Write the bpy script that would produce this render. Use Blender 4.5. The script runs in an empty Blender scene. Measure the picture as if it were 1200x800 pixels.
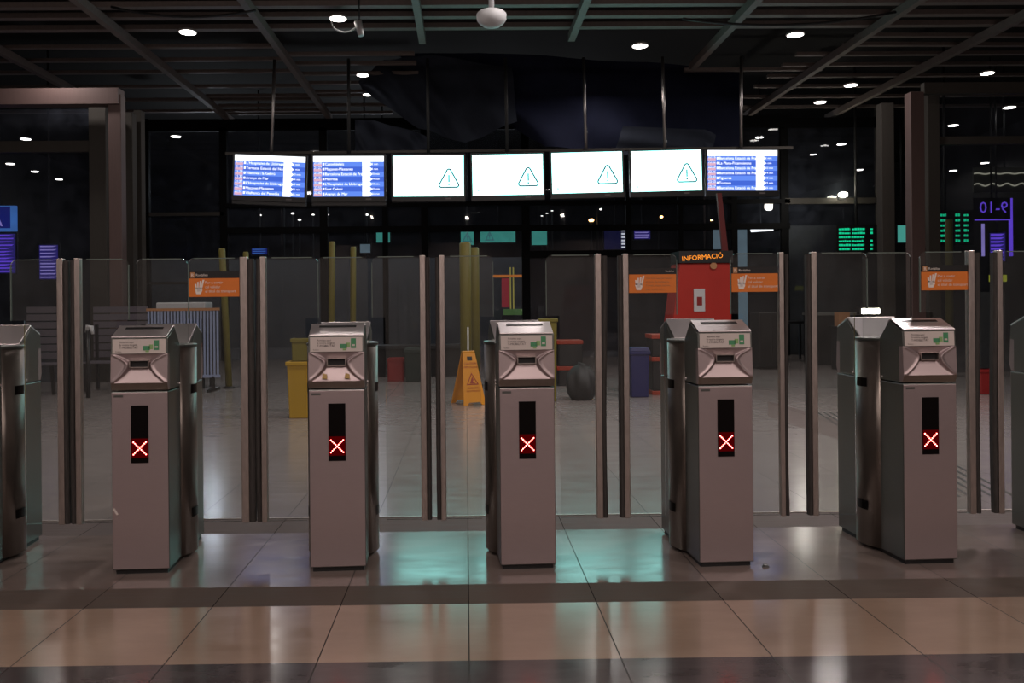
import bpy, bmesh, math, random
from mathutils import Vector, Matrix
random.seed(7)
C = bpy.context.scene.collection
R = math.radians

# ------------------------------------------------------------------ camera
F, PX0, PY0, HC = 1000.0, 556.5, 357.0, 1.25
YAW, ROLL = R(0.6), R(0.53)
FW = Vector((math.sin(YAW), math.cos(YAW), 0)); RT = Vector((math.cos(YAW), -math.sin(YAW), 0)); UP = Vector((0, 0, 1))
EYE = Vector((0, 0, HC))
def ray(px, py):
    a, b = px - PX0, py - PY0
    c, s = math.cos(ROLL), math.sin(ROLL)
    return FW * F + RT * (c * a - s * b) - UP * (s * a + c * b)
def at(px, py, Y):            # the point of the place at depth Y seen at that pixel of the photograph
    d = ray(px, py); return EYE + d * (Y / d.y)
def at_z(px, py, Z):
    d = ray(px, py); return EYE + d * ((Z - HC) / d.z)
cd = bpy.data.cameras.new('camera'); cam = bpy.data.objects.new('camera', cd); C.objects.link(cam)
c, s = math.cos(ROLL), math.sin(ROLL)
cr = RT * c - UP * s; cu = UP * c + RT * s
cam.matrix_world = Matrix(((cr.x, cu.x, -FW.x, 0), (cr.y, cu.y, -FW.y, 0), (cr.z, cu.z, -FW.z, HC), (0, 0, 0, 1)))
cd.sensor_width = 36; cd.lens = 36 * F / 1200
cd.shift_x = (600 - PX0) / 1200; cd.shift_y = -(400 - PY0) / 1200
cd.clip_end = 200
bpy.context.scene.camera = cam

# ------------------------------------------------------------------ materials
def mat(name, col, rough=0.5, metal=0.0, emit=None, estr=0.0, noise=0.0, nscale=20.0, stretch=(1, 1, 1), bump=0.0, rvar=0.0, spec=None):
    m = bpy.data.materials.new(name); m.use_nodes = True
    nt = m.node_tree; b = nt.nodes['Principled BSDF']
    b.inputs['Base Color'].default_value = (*col, 1); b.inputs['Roughness'].default_value = rough; b.inputs['Metallic'].default_value = metal
    if spec is not None: b.inputs['Specular IOR Level'].default_value = spec
    if emit: b.inputs['Emission Color'].default_value = (*emit, 1); b.inputs['Emission Strength'].default_value = estr
    if noise or bump or rvar:
        tc = nt.nodes.new('ShaderNodeTexCoord'); mp = nt.nodes.new('ShaderNodeMapping'); mp.inputs['Scale'].default_value = stretch
        nz = nt.nodes.new('ShaderNodeTexNoise'); nz.inputs['Scale'].default_value = nscale; nz.inputs['Detail'].default_value = 6
        nt.links.new(tc.outputs['Object'], mp.inputs[0]); nt.links.new(mp.outputs[0], nz.inputs[0])
        if noise:
            mx = nt.nodes.new('ShaderNodeMix'); mx.data_type = 'RGBA'
            mx.inputs[6].default_value = (*[max(0, v * (1 - noise)) for v in col], 1); mx.inputs[7].default_value = (*[min(1, v * (1 + noise)) for v in col], 1)
            nt.links.new(nz.outputs[0], mx.inputs[0]); nt.links.new(mx.outputs[2], b.inputs['Base Color'])
        if rvar:
            mr = nt.nodes.new('ShaderNodeMapRange'); mr.inputs[1].default_value = 0.3; mr.inputs[2].default_value = 0.7
            mr.inputs[3].default_value = max(0, rough - rvar); mr.inputs[4].default_value = rough + rvar
            nt.links.new(nz.outputs[0], mr.inputs[0]); nt.links.new(mr.outputs[0], b.inputs['Roughness'])
        if bump:
            bp = nt.nodes.new('ShaderNodeBump'); bp.inputs['Strength'].default_value = bump; bp.inputs['Distance'].default_value = 0.01
            nt.links.new(nz.outputs[0], bp.inputs['Height']); nt.links.new(bp.outputs[0], b.inputs['Normal'])
    return m
def emat(name, col, st):
    m = bpy.data.materials.new(name); m.use_nodes = True; nt = m.node_tree; nt.nodes.clear()
    e = nt.nodes.new('ShaderNodeEmission'); e.inputs[0].default_value = (*col, 1); e.inputs[1].default_value = st
    o = nt.nodes.new('ShaderNodeOutputMaterial'); nt.links.new(e.outputs[0], o.inputs[0]); return m
def glass(name, tint, haze, hazecol, rough=0.02, ior=1.45, dirt=True):
    m = bpy.data.materials.new(name); m.use_nodes = True; nt = m.node_tree; nt.nodes.clear()
    o = nt.nodes.new('ShaderNodeOutputMaterial')
    t = nt.nodes.new('ShaderNodeBsdfTransparent'); t.inputs[0].default_value = (*tint, 1)
    g = nt.nodes.new('ShaderNodeBsdfGlossy'); g.inputs['Roughness'].default_value = rough
    fr = nt.nodes.new('ShaderNodeFresnel'); fr.inputs[0].default_value = ior
    d = nt.nodes.new('ShaderNodeBsdfDiffuse'); d.inputs[0].default_value = (*hazecol, 1)
    a = nt.nodes.new('ShaderNodeMixShader'); b = nt.nodes.new('ShaderNodeMixShader')
    a.inputs[0].default_value = haze
    if dirt:
        tc = nt.nodes.new('ShaderNodeTexCoord'); nz = nt.nodes.new('ShaderNodeTexNoise'); nz.inputs['Scale'].default_value = 4; nz.inputs['Detail'].default_value = 5
        mr = nt.nodes.new('ShaderNodeMapRange'); mr.inputs[1].default_value = .3; mr.inputs[2].default_value = .75; mr.inputs[3].default_value = haze * .4; mr.inputs[4].default_value = haze * 1.7
        nt.links.new(tc.outputs['Object'], nz.inputs[0]); nt.links.new(nz.outputs[0], mr.inputs[0]); nt.links.new(mr.outputs[0], a.inputs[0])
    nt.links.new(t.outputs[0], a.inputs[1]); nt.links.new(d.outputs[0], a.inputs[2])
    nt.links.new(fr.outputs[0], b.inputs[0]); nt.links.new(a.outputs[0], b.inputs[1]); nt.links.new(g.outputs[0], b.inputs[2])
    nt.links.new(b.outputs[0], o.inputs[0]); return m

def tile_mat(name, col, rough, joint=(0.02, 0.017, 0.015), px=0.535, py=0.0, y0=0.0, noise=0.12, vein=(1, 3, 1), spec=.5):
    b_spec = spec
    m = bpy.data.materials.new(name); m.use_nodes = True; nt = m.node_tree; b = nt.nodes['Principled BSDF']
    N = nt.nodes.new; L = nt.links.new
    tc = N('ShaderNodeTexCoord'); sp = N('ShaderNodeSeparateXYZ'); L(tc.outputs['Object'], sp.inputs[0])
    def line(sock, per, off, w):
        a = N('ShaderNodeMath'); a.operation = 'ADD'; a.inputs[1].default_value = off; L(sock, a.inputs[0])
        p = N('ShaderNodeMath'); p.operation = 'PINGPONG'; p.inputs[1].default_value = per / 2; L(a.outputs[0], p.inputs[0])
        q = N('ShaderNodeMath'); q.operation = 'LESS_THAN'; q.inputs[1].default_value = w; L(p.outputs[0], q.inputs[0]); return q.outputs[0]
    b.inputs['Specular IOR Level'].default_value = b_spec
    jm = line(sp.outputs[0], px, 0.0, 0.0022)
    if py:
        k = N('ShaderNodeMath'); k.operation = 'MAXIMUM'; L(jm, k.inputs[0]); L(line(sp.outputs[1], py, -y0, 0.0022), k.inputs[1]); jm = k.outputs[0]
    # tone of each slab, soft cloudiness and fine streaks along X
    fl = N('ShaderNodeMath'); fl.operation = 'DIVIDE'; fl.inputs[1].default_value = px; L(sp.outputs[0], fl.inputs[0])
    f2 = N('ShaderNodeMath'); f2.operation = 'FLOOR'; L(fl.outputs[0], f2.inputs[0])
    wn = N('ShaderNodeTexWhiteNoise'); wn.noise_dimensions = '1D'; L(f2.outputs[0], wn.inputs['W'])
    mp = N('ShaderNodeMapping'); mp.inputs['Scale'].default_value = vein; L(tc.outputs['Object'], mp.inputs[0])
    nz = N('ShaderNodeTexNoise'); nz.inputs['Scale'].default_value = 3; nz.inputs['Detail'].default_value = 8; nz.inputs['Roughness'].default_value = .65; L(mp.outputs[0], nz.inputs[0])
    ad = N('ShaderNodeMath'); ad.operation = 'MULTIPLY_ADD'; ad.inputs[1].default_value = .25; L(wn.outputs[0], ad.inputs[0]); L(nz.outputs[0], ad.inputs[2])
    mr = N('ShaderNodeMapRange'); mr.inputs[1].default_value = .3; mr.inputs[2].default_value = 1.0; mr.inputs[3].default_value = 1 - noise; mr.inputs[4].default_value = 1 + noise; L(ad.outputs[0], mr.inputs[0])
    vm = N('ShaderNodeVectorMath'); vm.operation = 'SCALE'; vm.inputs[0].default_value = col; L(mr.outputs[0], vm.inputs['Scale'])
    mx = N('ShaderNodeMix'); mx.data_type = 'RGBA'; mx.inputs[7].default_value = (*joint, 1); L(jm, mx.inputs[0]); L(vm.outputs[0], mx.inputs[6])
    L(mx.outputs[2], b.inputs['Base Color'])
    r = N('ShaderNodeMapRange'); r.inputs[1].default_value = .35; r.inputs[2].default_value = .65; r.inputs[3].default_value = rough * .8; r.inputs[4].default_value = rough * 1.25; L(nz.outputs[0], r.inputs[0])
    rj = N('ShaderNodeMath'); rj.operation = 'MULTIPLY_ADD'; rj.inputs[1].default_value = .5; L(jm, rj.inputs[0]); L(r.outputs[0], rj.inputs[2]); L(rj.outputs[0], b.inputs['Roughness'])
    return m

M = {}
M['tan'] = tile_mat('polished_tan_stone', (.37, .265, .2), .17)
M['tan2'] = tile_mat('polished_grey_tan_stone', (.2, .16, .145), .17)  # tan stone darkened: shadows between the gates painted into the colour
M['far'] = tile_mat('hall_floor_stone', (.27, .24, .23), .19, py=1.07, y0=5.05, noise=.05)
M['band'] = tile_mat('rough_brown_stone_band', (.125, .1, .086), .6, noise=.3, vein=(1, 14, 1), spec=.15)
M['dark'] = tile_mat('polished_dark_stone_band', (.075, .06, .062), .16, noise=.35)
M['grey_band'] = tile_mat('grey_stone_band', (.13, .105, .098), .6, noise=.25, vein=(1, 12, 1), spec=.12)
M['steel'] = mat('brushed_steel', (.46, .375, .382), .42, .78, noise=.07, nscale=30, stretch=(1, 1, 25), bump=.03, rvar=.05)
M['steel_side'] = mat('brushed_steel_side', (.21, .225, .215), .33, .9)  # darker copy of the front steel, side shade and greenish reflection painted in
M['steel_mid'] = mat('brown_grey_steel', (.23, .2, .18), .36, .9, noise=.1, nscale=14, stretch=(5, 5, 1), rvar=.05)
M['polish'] = mat('polished_lid_steel', (.82, .76, .77), .38, .85)
M['alu'] = mat('worn_aluminium', (.56, .49, .46), .4, 1, noise=.25, nscale=18, stretch=(4, 4, 1), bump=.15)
M['rubber'] = mat('scuffed_black_rubber', (.035, .03, .028), .7, noise=.7, nscale=25, stretch=(3, 3, .6), bump=.2)
M['black'] = mat('black_plastic', (.012, .012, .013), .4)
M['gloss'] = mat('led_window', (.004, .003, .003), .3, spec=.15)
M['plate'] = mat('off_white_sticker', (.6, .53, .5), .5, noise=.05)
M['sm'] = mat('faded_yellow_sticker', (.5, .33, .12), .6)
M['ink'] = mat('grey_ink', (.12, .1, .1), .6)
M['green'] = mat('green_print', (.06, .26, .12), .5)
M['greenl'] = mat('pale_green_print', (.25, .42, .16), .5)
M['orange'] = mat('orange_print', (.72, .19, .025), .45, noise=.08, nscale=8, emit=(.72, .17, .02), estr=0)
M['white'] = mat('white_print', (.8, .72, .66), .5)
M['led'] = emat('red_led', (1, .11, .09), 20)
M['ledglow'] = emat('red_led_diffuser', (1, .0, .01), .06)
M['scr'] = emat('pale_cyan_screen', (.38, 1, .93), 4.4)
M['blue1'] = emat('blue_screen_row', (.06, .14, .68), 1.05)
M['blue2'] = emat('light_blue_screen_row', (.13, .27, .9), 1.05)
M['scrw'] = emat('white_screen_text', (.92, .96, 1), 1.6)
M['scrp'] = emat('pink_screen_text', (.85, .5, .65), .9)
M['icon'] = emat('grey_screen_icon', (.05, .10, .13), 1)
M['iconl'] = emat('pale_screen_icon', (.62, .8, .78), 1)
M['frame'] = mat('black_mullion', (.004, .004, .0045), .7, spec=.1)
M['greyframe'] = mat('grey_mullion', (.055, .05, .044), .6, 0, noise=.1, spec=.2)
M['brown'] = mat('brown_column', (.12, .078, .072), .55, .1, noise=.15, nscale=10, stretch=(4, 4, .3))
M['beam'] = mat('ceiling_beam', (.2, .165, .15), .6, noise=.2)
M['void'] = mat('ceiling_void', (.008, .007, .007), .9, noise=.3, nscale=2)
M['wall'] = mat('warm_grey_wall', (.22, .18, .165), .7, noise=.08, nscale=3)
M['dwall'] = mat('dark_wall', (.035, .035, .037), .7, noise=.2, nscale=2)
M['midwall'] = mat('slate_grey_wall', (.1, .105, .11), .6, noise=.2, nscale=2)
M['gwall'] = mat('grey_panel_wall', (.17, .175, .165), .5, noise=.12, nscale=5, stretch=(3, 1, .3))
M['lamp'] = emat('downlight_glow', (1, .93, .86), 14)
M['lampdim'] = emat('dim_downlight_glow', (1, .95, .9), 3)
M['ring'] = mat('lamp_ring', (.3, .28, .27), .4)
M['pole'] = mat('steel_pole', (.5, .47, .46), .35, 1)
M['tarp'] = mat('navy_tarpaulin', (.013, .016, .036), .85, noise=.3, nscale=3, spec=.15)
M['tarp2'] = mat('grey_blue_tarpaulin', (.03, .036, .052), .85, noise=.3, nscale=3, spec=.15)
M['yellow'] = mat('yellow_plastic', (.5, .3, .015), .45, noise=.08, nscale=4)
M['olive'] = mat('olive_yellow_paint', (.17, .145, .022), .5, noise=.2, nscale=6)
M['signy'] = mat('caution_yellow_plastic', (.7, .28, .012), .4, noise=.06)
M['red'] = mat('red_machine_paint', (.42, .017, .008), .5, noise=.15, nscale=3)
M['redc'] = mat('red_plastic', (.24, .012, .012), .5)
M['dgreen'] = mat('dark_green_plastic', (.008, .02, .016), .5)
M['bluep'] = mat('blue_plastic', (.01, .011, .09), .5)
M['mast'] = mat('dark_red_paint', (.12, .008, .008), .6)
M['redor'] = mat('red_orange_trim', (.33, .035, .012), .5)
M['dgrey'] = mat('dark_grey_plastic', (.018, .019, .02), .6, noise=.3)
M['bench'] = mat('grey_bench_metal', (.16, .145, .17), .45, .4)
M['card'] = mat('cardboard', (.45, .22, .1), .8, noise=.1)
M['pbox'] = mat('whitish_plastic', (.55, .55, .56), .5)
M['amber'] = emat('amber_led', (1, .3, .03), 1.3)
M['ledgreen'] = emat('green_led_text', (.01, .75, .35), .75)  # glow of the departures board reflections
M['purple'] = emat('purple_neon', (.2, .09, 1), .75)
M['purpled'] = emat('dim_purple_screen', (.05, .035, .3), .5)
M['purplel'] = emat('pale_purple_light', (.45, .36, .95), .6)
M['bluesign'] = emat('deep_blue_sign', (.02, .03, .3), .5)
M['bluerim'] = emat('bright_blue_rim', (.1, .3, .9), .5)
M['navy'] = emat('dim_navy_screen', (.02, .02, .09), .35)
M['teal'] = emat('teal_monitor', (.12, .62, .52), .42)  # also the glow of the screen reflections built as panels
M['pale'] = emat('pale_blue_panel', (.3, .42, .5), .35)  # also the light on the lit walls, painted in as glow
M['streetl'] = emat('orange_street_light', (1, .5, .14), 14)
M['dots'] = emat('small_white_lamp', (.9, .9, 1), .8)
M['flood'] = emat('floodlight_glow', (1, .95, .75), 30)
M['tube'] = emat('tube_glow', (.95, .97, 1), 2.2)
M['glass'] = glass('gate_glass', (.965, .975, .967), .02, (.5, .52, .52))
M['edge'] = mat('glass_edge', (.16, .2, .18), .25)
M['facade'] = glass('facade_glass', (.86, .88, .9), .09, (.13, .145, .19))
M['wave'] = emat('wavy_light_strip', (.55, .52, .4), .5)
M['panel'] = mat('grey_metal_panel', (.16, .17, .15), .4, .5, noise=.2)

# ------------------------------------------------------------------ mesh helpers
class MB:
    def __init__(s): s.bm = bmesh.new(); s.mats = []
    def mi(s, m):
        m = M[m] if isinstance(m, str) else m
        if m not in s.mats: s.mats.append(m)
        return s.mats.index(m)
    def poly(s, pts, m):
        f = s.bm.faces.new([s.bm.verts.new(p) for p in pts]); f.material_index = s.mi(m); return f
    def hexa(s, a, b, m):      # a: four points of one end, b: the matching four of the other
        i = s.mi(m); va = [s.bm.verts.new(p) for p in a]; vb = [s.bm.verts.new(p) for p in b]
        fs = [va[::-1], vb] + [[va[k], va[(k + 1) % len(a)], vb[(k + 1) % len(a)], vb[k]] for k in range(len(a))]
        for f in fs: s.bm.faces.new(f).material_index = i
        return s
    def box(s, x0, x1, y0, y1, z0, z1, m):
        return s.hexa([(x0, y0, z0), (x1, y0, z0), (x1, y1, z0), (x0, y1, z0)], [(x0, y0, z1), (x1, y0, z1), (x1, y1, z1), (x0, y1, z1)], m)
    def prism_x(s, prof, x0, x1, m):   # profile in (y,z)
        return s.hexa([(x0, y, z) for y, z in prof], [(x1, y, z) for y, z in prof], m)
    def prism_y(s, prof, y0, y1, m):   # profile in (x,z)
        return s.hexa([(x, y0, z) for x, z in prof], [(x, y1, z) for x, z in prof], m)
    def prism_z(s, prof, z0, z1, m):
        return s.hexa([(x, y, z0) for x, y in prof], [(x, y, z1) for x, y in prof], m)
    def tube(s, pts, r, m, n=10):
        pts = [Vector(p) for p in pts]; rs = r if isinstance(r, (list, tuple)) else [r] * len(pts); i = s.mi(m); rings = []
        for k, p in enumerate(pts):
            d = (pts[min(k + 1, len(pts) - 1)] - pts[max(k - 1, 0)]).normalized()
            u = d.orthogonal().normalized() if k == 0 else (u - d * u.dot(d)).normalized()
            w = d.cross(u)
            rings.append([s.bm.verts.new(p + (u * math.cos(2 * math.pi * j / n) + w * math.sin(2 * math.pi * j / n)) * rs[k]) for j in range(n)])
        for a, b in zip(rings, rings[1:]):
            for j in range(n):
                f = s.bm.faces.new((a[j], a[(j + 1) % n], b[(j + 1) % n], b[j])); f.material_index = i; f.smooth = True
        for q in (rings[0][::-1], rings[-1]): s.bm.faces.new(q).material_index = i
        return s
    def lathe(s, cx, cy, prof, m, n=20):   # prof: (r,z) list, closed at both ends
        i = s.mi(m); rings = [[s.bm.verts.new((cx + max(r, 1e-4) * math.cos(2 * math.pi * j / n), cy + max(r, 1e-4) * math.sin(2 * math.pi * j / n), z)) for j in range(n)] for r, z in prof]
        for a, b in zip(rings, rings[1:]):
            for j in range(n):
                f = s.bm.faces.new((a[j], a[(j + 1) % n], b[(j + 1) % n], b[j])); f.material_index = i; f.smooth = True
        s.bm.faces.new(rings[0][::-1]).material_index = i; s.bm.faces.new(rings[-1]).material_index = i
        return s
    def grid(s, fn, nu, nv, m, smooth=True):
        i = s.mi(m); v = [[s.bm.verts.new(fn(a / nu, b / nv)) for b in range(nv + 1)] for a in range(nu + 1)]
        for a in range(nu):
            for b in range(nv):
                f = s.bm.faces.new((v[a][b], v[a + 1][b], v[a + 1][b + 1], v[a][b + 1])); f.material_index = i; f.smooth = smooth
        return s
    def text(s, txt, size, mx, m):         # lettering laid into the mesh; mx maps the text's own plane
        vs, fs = text_geo(txt); i = s.mi(m); w = [s.bm.verts.new(mx @ Vector((x * size, y * size, 0))) for x, y in vs]
        for f in fs:
            try: s.bm.faces.new([w[k] for k in f]).material_index = i
            except ValueError: pass
        return s
    def build(s, name, parent=None, loc=None, bevel=0, solid=0):
        me = bpy.data.meshes.new(name); s.bm.normal_update(); bmesh.ops.recalc_face_normals(s.bm, faces=s.bm.faces[:]) if not solid else None
        s.bm.to_mesh(me); s.bm.free()
        for m in s.mats: me.materials.append(m)
        o = bpy.data.objects.new(name, me); C.objects.link(o)
        if parent: o.parent = parent
        if loc is not None: o.location = loc
        if bevel:
            b = o.modifiers.new('bevel', 'BEVEL'); b.width = bevel; b.segments = 2; b.limit_method = 'ANGLE'; b.angle_limit = R(40)
        return o
_tc = {}
def text_geo(txt):
    if txt not in _tc:
        cu_ = bpy.data.curves.new('lettering', 'FONT'); cu_.body = txt; cu_.resolution_u = 2
        o = bpy.data.objects.new('lettering', cu_); C.objects.link(o)
        dg = bpy.context.evaluated_depsgraph_get(); me = o.evaluated_get(dg).to_mesh()
        _tc[txt] = ([(v.co.x, v.co.y) for v in me.vertices], [tuple(p.vertices) for p in me.polygons])
        o.evaluated_get(dg).to_mesh_clear(); bpy.data.objects.remove(o); bpy.data.curves.remove(cu_)
    return _tc[txt]
def facing(x, y, z): return Matrix(((1, 0, 0, x), (0, 0, -1, y), (0, 1, 0, z), (0, 0, 0, 1)))     # text reads for someone looking along +Y
def facing_away(x, y, z): return Matrix(((-1, 0, 0, x), (0, 0, 1, y), (0, 1, 0, z), (0, 0, 0, 1)))  # text reads from the far side
def tag(o, label=None, cat=None, group=None, kind=None):
    for k, v in (('label', label), ('category', cat), ('group', group), ('kind', kind)):
        if v: o[k] = v
    return o
def thing(name, label, cat, loc=(0, 0, 0), rz=0, group=None):
    o = bpy.data.objects.new(name, None); C.objects.link(o); o.location = loc; o.rotation_euler = (0, 0, rz); o.empty_display_size = .1
    return tag(o, label, cat, group)
_n = {}
def struct(name, mb, **k):
    if name in ('trim', 'window'):
        _n[name] = _n.get(name, 0) + 1; name = '%s_%d' % (name, _n[name])
    o = mb.build(name, **k); o['kind'] = 'structure'; return o
def copy_tree(o, parent=None):
    k = o.copy(); C.objects.link(k)
    if parent: k.parent = parent
    for ch in list(o.children): copy_tree(ch, k)
    return k
def light(name, kind, loc, power, col=(1, .9, .82), size=.25, target=None, cone=None, blend=.5):
    l = bpy.data.lights.new(name, kind); l.energy = power; l.color = col
    o = bpy.data.objects.new(name, l); C.objects.link(o); o.location = loc
    if kind == 'AREA': l.shape = 'DISK'; l.size = size
    else: l.shadow_soft_size = size
    if cone: l.spot_size = R(cone); l.spot_blend = blend
    if target: o.rotation_euler = (Vector(target) - Vector(loc)).to_track_quat('-Z', 'Y').to_euler()
    return o

# ------------------------------------------------------------------ room shell
XL, XR, YB, YF, ZT = -15, 17, -9, 46, 6.7
fb = MB()
for y0, y1, m in ((YB, 3.0, 'dark'), (3.0, 3.57, 'tan'), (3.57, 3.82, 'band'), (3.82, 4.72, 'tan2'), (4.72, 5.04, 'grey_band'), (5.04, YF, 'far')):
    fb.poly([(XL, y0, 0), (XR, y0, 0), (XR, y1, 0), (XL, y1, 0)], m)
struct('floor', fb, solid=1)
tb = MB(); tb.box(XL, XR, 5.04, 5.056, 0, .004, 'alu'); struct('trim', tb)
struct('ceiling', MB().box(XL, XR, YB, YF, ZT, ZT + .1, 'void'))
struct('wall_rear', MB().box(XL, XR, YB - .1, YB, 0, ZT, 'wall'))
struct('wall_left', MB().box(XL - .1, XL, YB, YF, 0, ZT, 'dwall'))
struct('wall_right', MB().box(XR, XR + .1, YB, YF, 0, ZT, 'dwall'))
struct('wall_far', MB().box(XL, XR, YF, YF + .1, 0, ZT, 'dwall'))
# grooved warning strip let into the floor on the right
g = MB()
for k in range(7):
    a = Vector((3.05 + k * .07, 5.4, .002)); d = Vector((.9, 4.2, 0)) ; n = Vector((.02, 0, 0))
    g.poly([a, a + n, a + d + n, a + d], 'dgrey')
struct('trim', g, solid=1)
# diagonal darker paving band in the hall
g = MB(); p = [at_z(900, 470, .001), at_z(900, 488, .001), at_z(1030, 530, .001), at_z(1030, 505, .001)]; g.poly(p, 'grey_band'); struct('trim', g, solid=1)

# ceiling lattice: long beams run away from the camera, thin slats cross them
ZB = 5.62
beamx = [(104, 12, 20.5, 0), (293, 12, 20.2, 0), (489, 12, 14.3, 0), (683, 12, 14.2, 0), (876, 12, 16, 0), (1060, 12, 20.5, 0), (1215, 11, 20.5, 0), (-90, 12, 20, 0)]
for px, y0, y1, _ in beamx:
    x = at_z(px, 15, ZB).x
    struct('trim', MB().box(x - .055, x + .055, y0, y1, ZB, ZB + .13, 'beam'))
X = lambda px, py, z=ZB: at_z(px, py, z).x
def slat(x0, x1, Y, w=.05, dz=.06, rz=0.0):
    struct('trim', MB().hexa([(x0, Y - w, ZB + .14), (x0, Y + w, ZB + .14), (x0, Y + w, ZB + .14 + dz), (x0, Y - w, ZB + .14 + dz)],
                             [(x1, Y - w + rz, ZB + .14), (x1, Y + w + rz, ZB + .14), (x1, Y + w + rz, ZB + .14 + dz), (x1, Y - w + rz, ZB + .14 + dz)], 'beam'))
xa = [at_z(px, 15, ZB).x for px in (-90, 104, 293, 489, 683, 876, 1060, 1215)]
xa += [xa[-1] + 2.6]
for Y, rz in ((12.9, 0), (13.35, .12), (13.95, 0)): slat(xa[0] - 4, xa[8] + 4, Y, .07, .08, rz)
for Y in (14.9, 15.7, 16.5, 17.6, 18.7, 19.8): slat(xa[0] - 4, xa[1] + 2.2, Y)
for Y in (18.4, 19.3, 20.1): slat(xa[1], xa[3] - 1, Y)
for Y in (15.4, 16.0, 16.7, 17.4, 18.1): slat(xa[2], xa[3] - .2, Y)
for Y in (15.6, 16.3, 17.1, 17.9, 18.8, 19.8): slat(xa[6] - .6, xa[8] + 4, Y)
for Y in (16.6, 20.0): slat(xa[5], xa[6] + .3, Y)
for Y in (14.5, 15.0): slat(xa[6], xa[8] + 3, Y, .05, .06, .2)
# slack cables hung across the lattice
def cable(name, label, p0, p1, sag, r=.018, m='dgrey'):
    p0, p1 = Vector(p0), Vector(p1)
    o = MB().tube([p0.lerp(p1, k / 14) - Vector((0, 0, sag * 4 * (k / 14) * (1 - k / 14))) for k in range(15)], r, m, 6).build(name); tag(o, label, 'cable'); return o
cable('ceiling_cable', 'slack cable sagging between ceiling beams above the rightmost screen', at(800, 22, 12.6), at(1050, 14, 12.6), .14)
cable('ceiling_cable', 'thin cable looping under the ceiling slats above the leftmost screen', at(130, 8, 12.4), at(300, 12, 12.4), .12)

# ------------------------------------------------------------------ facade of black-framed windows at the far side of the hall
YW = 20.0
def rect(x0, y0, x1, y1, Y):
    a, b = at((x0 + x1) / 2 - abs(x1 - x0) / 2, (y0 + y1) / 2, Y), at((x0 + x1) / 2 + abs(x1 - x0) / 2, (y0 + y1) / 2, Y)
    t, u = at((x0 + x1) / 2, y0, Y), at((x0 + x1) / 2, y1, Y)
    return a.x, b.x, max(u.z, 0), t.z
def bar(x0, y0, x1, y1, Y, m='frame', d=.12, floor=False):
    l, r, b, t = rect(x0, y0, x1, y1, Y)
    return struct('trim', MB().box(l, r, Y - d / 2, Y + d / 2, 0 if floor else b, t, m))
for x, w, top, bottom in ((173, 6, 140, 0), (263, 8, 150, 0), (380, 9, 150, 0), (452, 6, 225, 0), (498, 8, 150, 0), (616, 9, 150, 0), (736, 6, 225, 300), (797, 5, 225, 300), (860, 7, 150, 0), (919, 9, 150, 0)):
    l, r, b, t = rect(x - w / 2, top, x + w / 2, bottom or 420, YW)
    struct('trim', MB().box(l, r, YW - .07, YW + .07, 0 if not bottom else b, t, 'frame'))
bar(170, 138, 925, 152, YW - .01); bar(263, 264, 925, 271, YW - .015); bar(170, 249, 263, 253, YW - .01, 'greyframe'); bar(612, 293, 862, 301, YW - .02)
bar(263, 236, 925, 241, YW - .012); bar(919, 232, 1030, 239, YW - .012, 'greyframe'); bar(1026, 125, 1031, 300, YW - .01, 'greyframe')
bar(919, 138, 1030, 150, YW - .008); bar(170, 330, 263, 333, YW - .01, 'greyframe')
def pane(x0, y0, x1, y1, Y, m='facade', floor=False):
    l, r, b, t = rect(x0, y0, x1, y1, Y); struct('window', MB().box(l, r, Y - .006, Y + .006, 0 if floor else b, t, m))
for x0, x1 in ((173, 263), (263, 380), (380, 498), (498, 616), (616, 736), (736, 860), (860, 919), (919, 1030)):
    pane(x0, 150, x1, 240, YW); pane(x0, 240, x1, 420, YW, floor=True)
# pale wall panels beyond the windows
def card(name, label, cat, x0, y0, x1, y1, Y, m, d=.03, floor=False, group=None):
    l, r, b, t = rect(x0, y0, x1, y1, Y); o = MB().box(l, r, Y, Y + d, 0 if floor else b, t, m).build(name); return tag(o, label, cat, group)
struct('wall_annex', MB().box(at(922, 300, 20.4).x, at(1016, 300, 20.4).x, 20.4, 20.5, 0, at(970, 264, 20.4).z, 'gwall'))
struct('wall_annex', MB().box(at(175, 300, 26).x, at(618, 300, 26).x, 26, 26.1, 0, at(400, 303, 26).z, 'midwall'))
struct('wall_annex', MB().box(at(618, 300, 23).x, at(915, 300, 23).x, 23, 23.1, 0, at(700, 303, 23).z, 'dwall'))
card('lit_panel', 'narrow pale blue lit panel standing right of the red machine', 'panel', 860, 266, 876, 420, 20.6, 'pale', floor=True)  # bright walls beyond the glass, the light on them painted in as glow
card('lit_panel', 'short pale blue lit panel seen above the red machine', 'panel', 836, 262, 849, 296, 20.8, 'pale', floor=True)

# ------------------------------------------------------------------ glazed partitions left and right with brown columns
YP = 14.0
def column(x0, x1, ytop, m, Y, d=.2, bottom=None):
    l = at(x0, 300, Y).x; r = at(x1, 300, Y).x; t = at((x0 + x1) / 2, ytop, Y).z
    struct('trim', MB().box(l, r, Y - d / 2, Y + d / 2, 0, t, m), bevel=.01)
column(131, 146, 112, 'brown', YP); column(108, 128, 122, 'greyframe', YP + .6); column(149, 159, 133, 'greyframe', YP + 1.2); column(160, 169, 130, 'greyframe', YP + 1.6)
column(1065, 1081, 109, 'brown', YP); column(1031, 1046, 122, 'greyframe', YP + .8); column(1085, 1099, 112, 'greyframe', YP + .7)
l = at(-60, 300, YP).x; r = at(146, 300, YP).x; zt = at(70, 106, YP).z; zb = at(70, 128, YP).z
struct('trim', MB().box(l, r - .02, YP - .16, YP + .1, zb + .05, zt, 'brown'))
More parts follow.
